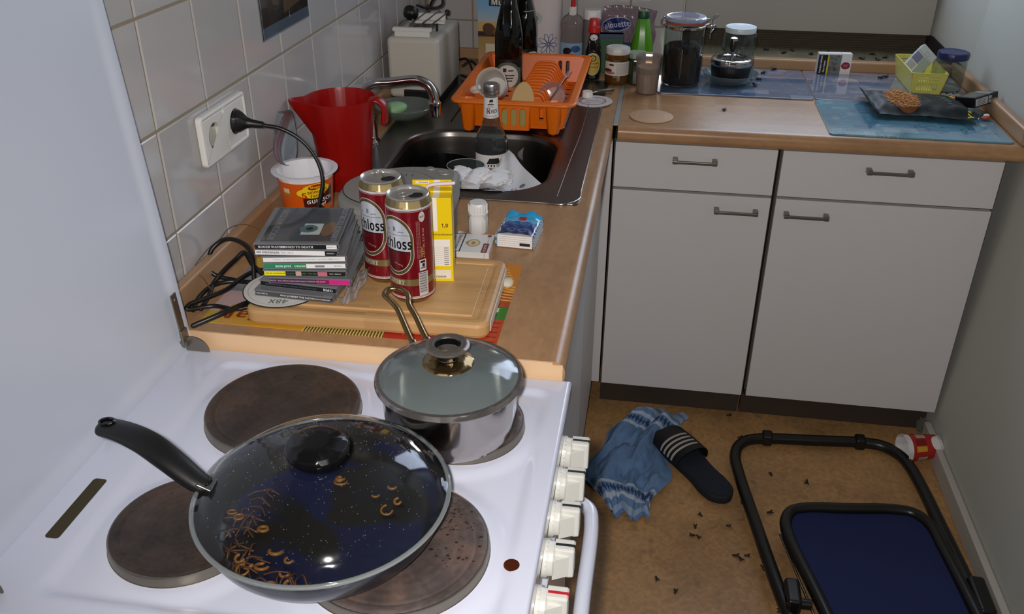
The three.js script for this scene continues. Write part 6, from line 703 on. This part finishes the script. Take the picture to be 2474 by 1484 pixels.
// ---------- dead flies ----------
{
  const body = M('#15110d', 0.5), fg = merge(new THREE.SphereGeometry(1, 12, 8).scale(0.0042, 0.0024, 0.0026), new THREE.SphereGeometry(1, 10, 8).scale(0.0020, 0.0019, 0.0022).translate(0.0052, 0, 0), new THREE.SphereGeometry(1, 8, 6).scale(0.0036, 0.0004, 0.0016).rotateY(0.5).translate(-0.003, 0.0012, 0.0026), new THREE.SphereGeometry(1, 8, 6).scale(0.0036, 0.0004, 0.0016).rotateY(-0.5).translate(-0.003, 0.0012, -0.0026), ...[-1, 0, 1].flatMap((k) => [-1, 1].map((s) => rod([k * 0.002, 0, s * 0.0015], [k * 0.0035, -0.002, s * 0.0048], 0.00028, 4)))).translate(0, 0.0024, 0);
  let src; seed = 123;
  const fly = (x, y, z, label, group, s = 1) => { let m; if (!src) { src = m = cast(new THREE.Mesh(fg, body)); } else m = src.clone(); m.name = numbered('dead_fly'); m.position.set(x, y, z); m.rotation.set(rnd() > 0.5 ? 0 : 0.3, rr(0, 6.28), 0); m.scale.setScalar(s * rr(0.85, 1.2)); scene.add(m); tag(m, label, 'fly', group); };
  fly(0.8518, H, 0.4165, 'single dead fly lying on the bare middle of the short worktop', null, 1.2);
  for (const [x, z, l] of [[0.9427, 0.1871, 'dead fly touching the right side of the glass dish under the ashtray'], [0.9561, 0.1256, 'dead fly just behind the one beside the glass dish, on the grey-blue board'], [0.9765, 0.0513, 'dead fly on the grey-blue board between the ashtray and the upstand'], [1.0067, 0.0047, 'dead fly at the very back edge of the grey-blue board, against the upstand'], [1.2916, 0.0514, 'left one of the two dead flies left of the yellow basket'], [1.3069, 0.04, 'right one of the two dead flies left of the yellow basket']]) fly(x, HM, z, l, 'dead flies on the glass boards', 1.25);
  for (const [x, z, l] of [[0.79, -0.07, 'dead fly on the vent ledge right behind the clip-top jar'], [0.87, -0.1, 'dead fly on the vent ledge behind the white-lidded screw jar'], [0.993, -0.118, 'first dead fly right of the white-lidded jar, at the back of the vent ledge'], [1.04, -0.085, 'second dead fly right of the white-lidded jar, at the middle of the vent ledge'], [1.069, -0.121, 'third dead fly right of the white-lidded jar, close under the vent'], [1.118, -0.083, 'dead fly on the ledge just left of the upright cigarette pack'], [1.17, -0.122, 'dead fly on the ledge hidden half behind the upright cigarette pack'], [1.255, -0.053, 'dead fly on the ledge front, first right of the upright cigarette pack'], [1.294, -0.113, 'dead fly at the back of the ledge between cigarette pack and yellow basket'], [1.296, -0.047, 'dead fly at the ledge front between cigarette pack and yellow basket'], [1.323, -0.079, 'dead fly on the ledge directly behind the left wall of the yellow basket'], [1.37, -0.12, 'dead fly on the ledge behind the pack in the yellow basket'], [1.4, -0.07, 'rightmost dead fly on the vent ledge, behind the yellow basket']]) fly(x, 0.8545, z, l, 'dead flies on the vent ledge', 1.3);
  for (const [x, z, l] of [[0.9549, 0.5451, 'dead fly on the floor close to the plinth, behind the sandal'], [0.9794, 0.6438, 'dead fly at the outer rear left corner of the folded chair'], [1.0459, 0.7856, 'left of the two rear dead flies inside the chair frame'], [1.1322, 0.8039, 'right of the two rear dead flies inside the chair frame'], [1.1408, 0.8936, 'dead fly inside the chair frame, just behind the blue seat'], [1.032, 0.932, 'dead fly between the outer and inner chair frames at the left'], [0.9316, 0.9944, 'lone dead fly on the floor left of the chair, below the sandal heel'], [0.9433, 1.0913, 'left fly of the trio of dead flies left of the blue seat'], [0.9528, 1.1001, 'lowest fly of the trio of dead flies left of the blue seat'], [0.9683, 1.0859, 'right fly of the trio of dead flies left of the blue seat'], [1.0004, 1.1179, 'dead fly touching the left outer chair tube beside the trio'], [0.866, 0.9663, 'dead fly on open floor between the towel and the chair, farthest back'], [0.8076, 1.2189, 'dead fly near the bottom of the picture, right of the oven handle'], [0.7672, 1.1893, 'dead fly on the floor nearest to the white oven handle'], [1.0254, 1.239, 'dead fly at the bottom of the picture against the left chair tube'], [0.9695, 0.9065, 'dead fly at the tip of the sandal heel against the chair tube'], [0.8535, 1.0085, 'upper fly of three tiny dead flies in front of the towel'], [0.8454, 1.0404, 'left fly of three tiny dead flies in front of the towel'], [0.8605, 1.0435, 'right fly of three tiny dead flies in front of the towel']]) fly(x, 0, z, l, 'dead flies on the floor', 1.1);
}
// ---------- on the floor ----------
{
  // towel
  const tT = printed(canvasTex(768, 768, (x, w, h) => { x.fillStyle = '#5f7fa6'; x.fillRect(0, 0, w, h); seed = 51; for (let k = 0; k < 900; k++) { x.strokeStyle = `rgba(${rr(120, 190)},${rr(150, 200)},${rr(190, 225)},0.16)`; x.lineWidth = 1.5; const a = w * rnd(), b = h * rnd(); x.beginPath(); x.moveTo(a, b); rnd() > 0.5 ? x.lineTo(a + rr(20, 120), b) : x.lineTo(a, b + rr(20, 120)); x.stroke(); } const band = (y) => { x.fillStyle = '#a9b6c8'; x.fillRect(0, y - 44, w, 12); x.fillRect(0, y + 32, w, 12); for (let k = 0; k < 40; k++) { x.beginPath(); x.arc(k * 20, y - 32, 10, 0, 7); x.arc(k * 20, y + 32, 10, 0, 7); x.fill(); } x.fillStyle = '#2a4066'; for (let k = 0; k < 18; k++) { x.save(); x.translate(24 + k * 44, y); x.rotate(PI / 4); x.fillRect(-15, -15, 30, 30); x.restore(); } }; band(120); band(610); x.fillStyle = '#8ea2bc'; x.fillRect(0, 680, w, 40); x.fillRect(0, 740, w, 28); x.fillRect(0, 20, w, 30); }), 0.95, { bumpMap: grainBump, bumpScale: 0.001, sheen: 0.3 });
  const L = [[0.708, 0.566], [0.660, 0.640], [0.618, 0.738], [0.582, 0.848], [0.600, 0.920], [0.668, 1.002]], Rr = [[0.842, 0.575], [0.822, 0.640], [0.800, 0.735], [0.792, 0.830], [0.765, 0.925], [0.735, 1.012]];
  const cl = new THREE.CatmullRomCurve3(L.map((p) => V(p[0], 0, p[1]))), cr = new THREE.CatmullRomCurve3(Rr.map((p) => V(p[0], 0, p[1])));
  single('towel', 'crumpled blue towel with dark diamond borders lying on the floor', 'towel', sheet((u, v) => { const a = cl.getPoint(v), b = cr.getPoint(v), e = Math.min(u, 1 - u, v, 1 - v), k = smooth(0, 0.12, e), p = a.lerp(b, u), n = fbm(u * 3 + 5, v * 3 + 5, 64, 4, 33) - 0.5; const fold = Math.pow(Math.abs(Math.sin(u * 5.2 + v * 3.4 + 6 * n)), 1.4) * 0.026 + 0.012 * (n + 0.5) + 0.010 * Math.exp(-Math.pow((v - 0.08 - 0.1 * u) / 0.06, 2)); return [p.x + 0.010 * Math.sin(v * 17 + u * 3) * (1 - k), 0.0035 + fold * (0.25 + 0.75 * k) * (1 - 0.78 * smooth(0.62, 0.88, u) * (1 - smooth(0.5, 0.75, v))), p.z + 0.014 * Math.sin(u * 13) * (1 - smooth(0, 0.2, Math.min(v, 1 - v)))]; }, 90, 110, 0.0022), tT);
  // sliding sandal
  const t = thing('sandal', 'black slip-on sandal with pale stripes on its strap, lying beside the towel', 'sandal', [0.850, 0.0062, 0.800], 0);
  t.rotation.y = -0.955; t.rotateZ(-0.038);   // toe towards the cabinets
  const half = (s) => { const a = [[0, 0.020], [0.03, 0.040], [0.08, 0.047], [0.13, 0.042], [0.18, 0.037], [0.23, 0.039], [0.265, 0.032], [0.283, 0.012], [0.286, 0]]; return a; };
  const out = []; const a = half(); const lo = a.map(([x, y]) => V(x - 0.143, y, 0)), cv = new THREE.CatmullRomCurve3([V(-0.146, 0, 0), ...lo]); const up = cv.getPoints(40); for (const p of up) out.push([p.x, Math.max(0, p.y) * (1 + 0.06 * Math.sin(p.x * 20))]); for (const p of [...up].reverse().slice(1, -1)) out.push([p.x, -Math.max(0, p.y) * 0.95]);
  part('sole', slab(polyShape(out), 0.0005, 0.022, 0.004), M('#12161f', 0.75), t); part('footbed', slab(polyShape(out.map((p) => [p[0] * 0.93, p[1] * 0.88])), 0.0195, 0.0052, 0.002), M('#161c2a', 0.85), t);
  const strapF = (off, u0, u1) => (u, v) => { const s = u0 + (u1 - u0) * u, x = -0.112 + s * 0.105, wv = 0.047 * (1 - 0.12 * Math.abs(s - 0.5)) + off, hh = 0.030 + 0.016 * s + off, an = PI * v; return [x + 0.016 * Math.sin(an) * (s - 0.5), 0.014 + hh * Math.pow(Math.sin(an), 0.7), wv * Math.cos(an)]; };
  part('strap', sheet((u, v) => strapF(0, 0, 1)(u, 1 - v), 24, 40, 0.004), M('#0d0f14', 0.6), t);
  for (let k = 0; k < 4; k++) part('stripe', sheet((u, v) => strapF(0.0050, 0.36 + k * 0.135, 0.36 + k * 0.135 + 0.06)(u, 0.66 - 0.63 * v), 4, 36, 0.0006), M('#a9a59a', 0.7), t);
  // red cup lying on its side
  const c = thing('yogurt_cup', 'red and white food cup lying on its side at the skirting board', 'food cup', [1.4290, 0.0385, 0.6600]); c.rotation.set(0, 0.24, -PI / 2 + 0.02);
  part('cup', lathe([[0, -0.046], [0.028, -0.046], [0.030, -0.043], [0.0355, 0.030], [0.0362, 0.044], [0.0380, 0.047], [0.0372, 0.0485], [0.0345, 0.046], [0.0338, 0.03], [0.0285, -0.042], [0, -0.043]], 48, 0.9).rotateZ(PI), M('#dcd9d6', 0.4), c);
  part('label', new THREE.CylinderGeometry(0.0362, 0.0310, 0.072, 48, 1, true).translate(0, -0.0005, 0).rotateZ(PI), printed(canvasTex(768, 256, (x, w, h) => { x.fillStyle = '#a8261c'; x.fillRect(0, 0, w, h); for (let k = 0; k < 3; k++) { x.fillStyle = '#e2deda'; x.beginPath(); x.ellipse(120 + k * 256, h, 84, 76, 0, 0, 7); x.fill(); x.fillStyle = '#d8d4cc'; x.fillRect(180 + k * 256, 60, 60, 80); x.fillStyle = '#333'; for (let q = 0; q < 9; q++) x.fillRect(184 + k * 256 + q * 6, 66, 3, 68); x.fillStyle = '#c89a2a'; x.fillRect(40 + k * 256, 30, 50, 100); x.fillStyle = '#7a1c14'; x.fillRect(100 + k * 256, 30, 60, 100); } }), 0.4), c);
  // folding chair lying on the floor
  const ch = thing('folding_chair', 'folded chair with black tube frame and dark blue fabric seat, lying on the floor', 'folding chair');
  const blk = M('#11110f', 0.35), oval = (pts, r, k = 1) => tube(pts, r, { seg: 150, rad: 12 });
  part('outer_frame', oval([[1.130, 0.060, 1.75], [1.072, 0.052, 1.48], [1.022, 0.044, 1.24], [0.986, 0.032, 1.0], [0.962, 0.022, 0.82], [0.957, 0.020, 0.755], [0.968, 0.0185, 0.705], [0.995, 0.018, 0.674], [1.040, 0.018, 0.660], [1.18, 0.018, 0.646], [1.300, 0.018, 0.636], [1.346, 0.018, 0.644], [1.378, 0.0185, 0.676], [1.393, 0.020, 0.722], [1.402, 0.022, 0.79], [1.412, 0.032, 0.98], [1.424, 0.044, 1.22], [1.436, 0.052, 1.46], [1.44, 0.060, 1.75]], 0.0145), blk, ch);
  part('inner_frame', oval([[1.192, 0.085, 1.75], [1.140, 0.080, 1.50], [1.090, 0.072, 1.26], [1.052, 0.062, 1.08], [1.050, 0.060, 1.025], [1.068, 0.0585, 0.985], [1.105, 0.058, 0.968], [1.20, 0.058, 0.955], [1.30, 0.058, 0.942], [1.345, 0.0585, 0.948], [1.372, 0.060, 0.985], [1.382, 0.062, 1.06], [1.398, 0.072, 1.26], [1.41, 0.080, 1.50], [1.42, 0.085, 1.75]], 0.0135), blk, ch);
  part('fabric', sheet((u, v) => { const x0 = 1.046 + 0.15 * Math.max(0, v - 0.06), x1 = 1.374 + 0.05 * Math.pow(v, 0.7), cz = Math.pow(Math.abs(2 * u - 1), 6) * 0.04 * (1 - smooth(0, 0.1, v)); return [x0 + (x1 - x0) * u, 0.057 + 0.026 * v - 0.005 * Math.sin(u * PI), 0.968 - 0.025 * u + cz + 0.78 * v]; }, 40, 40, 0.0015), M('#101d4c', 0.9, { sheen: 0.3 }), ch, 'dark blue woven fabric');
  for (const [x, y, z, ry] of [[1.045, 0.02, 0.659, 0], [1.285, 0.02, 0.637, 0]]) part('sleeve', box(0.026, 0.033, 0.034, x, y, z, 0.006), blk, ch);
  part('pivot', merge(box(0.030, 0.040, 0.07, 1.040, 0.060, 1.25, 0.008), new THREE.CylinderGeometry(0.011, 0.011, 0.05, 20).rotateZ(PI / 2).translate(1.05, 0.062, 1.27)), blk, ch); part('pivot', merge(box(0.034, 0.044, 0.10, 1.420, 0.060, 1.20, 0.008)), blk, ch);
  part('leg_rod', rod([1.035, 0.052, 1.06], [1.10, 0.066, 1.42], 0.0026), mats.steel, ch); part('leg_rod', rod([1.415, 0.06, 1.27], [1.428, 0.066, 1.6], 0.0045), mats.steel, ch);
  single('dust_clump', 'grey dust and cobweb clump in the floor corner by the plinth', 'dust', (() => { const g = new THREE.IcosahedronGeometry(0.018, 3), p = g.attributes.position; for (let i = 0; i < p.count; i++) { const n = 0.7 + 0.7 * noise(p.getX(i) * 180 + 40, p.getY(i) * 180 + p.getZ(i) * 90 + 40, 128, 4); p.setXYZ(i, p.getX(i) * n * 0.6, p.getY(i) * n * 1.1 + 0.019, p.getZ(i) * n); } g.computeVertexNormals(); return g; })(), M('#6b665c', 1, { transmission: 0.3, thickness: 0 }), [1.464, 0, 0.532]);
}
renderer.render(scene, camera);
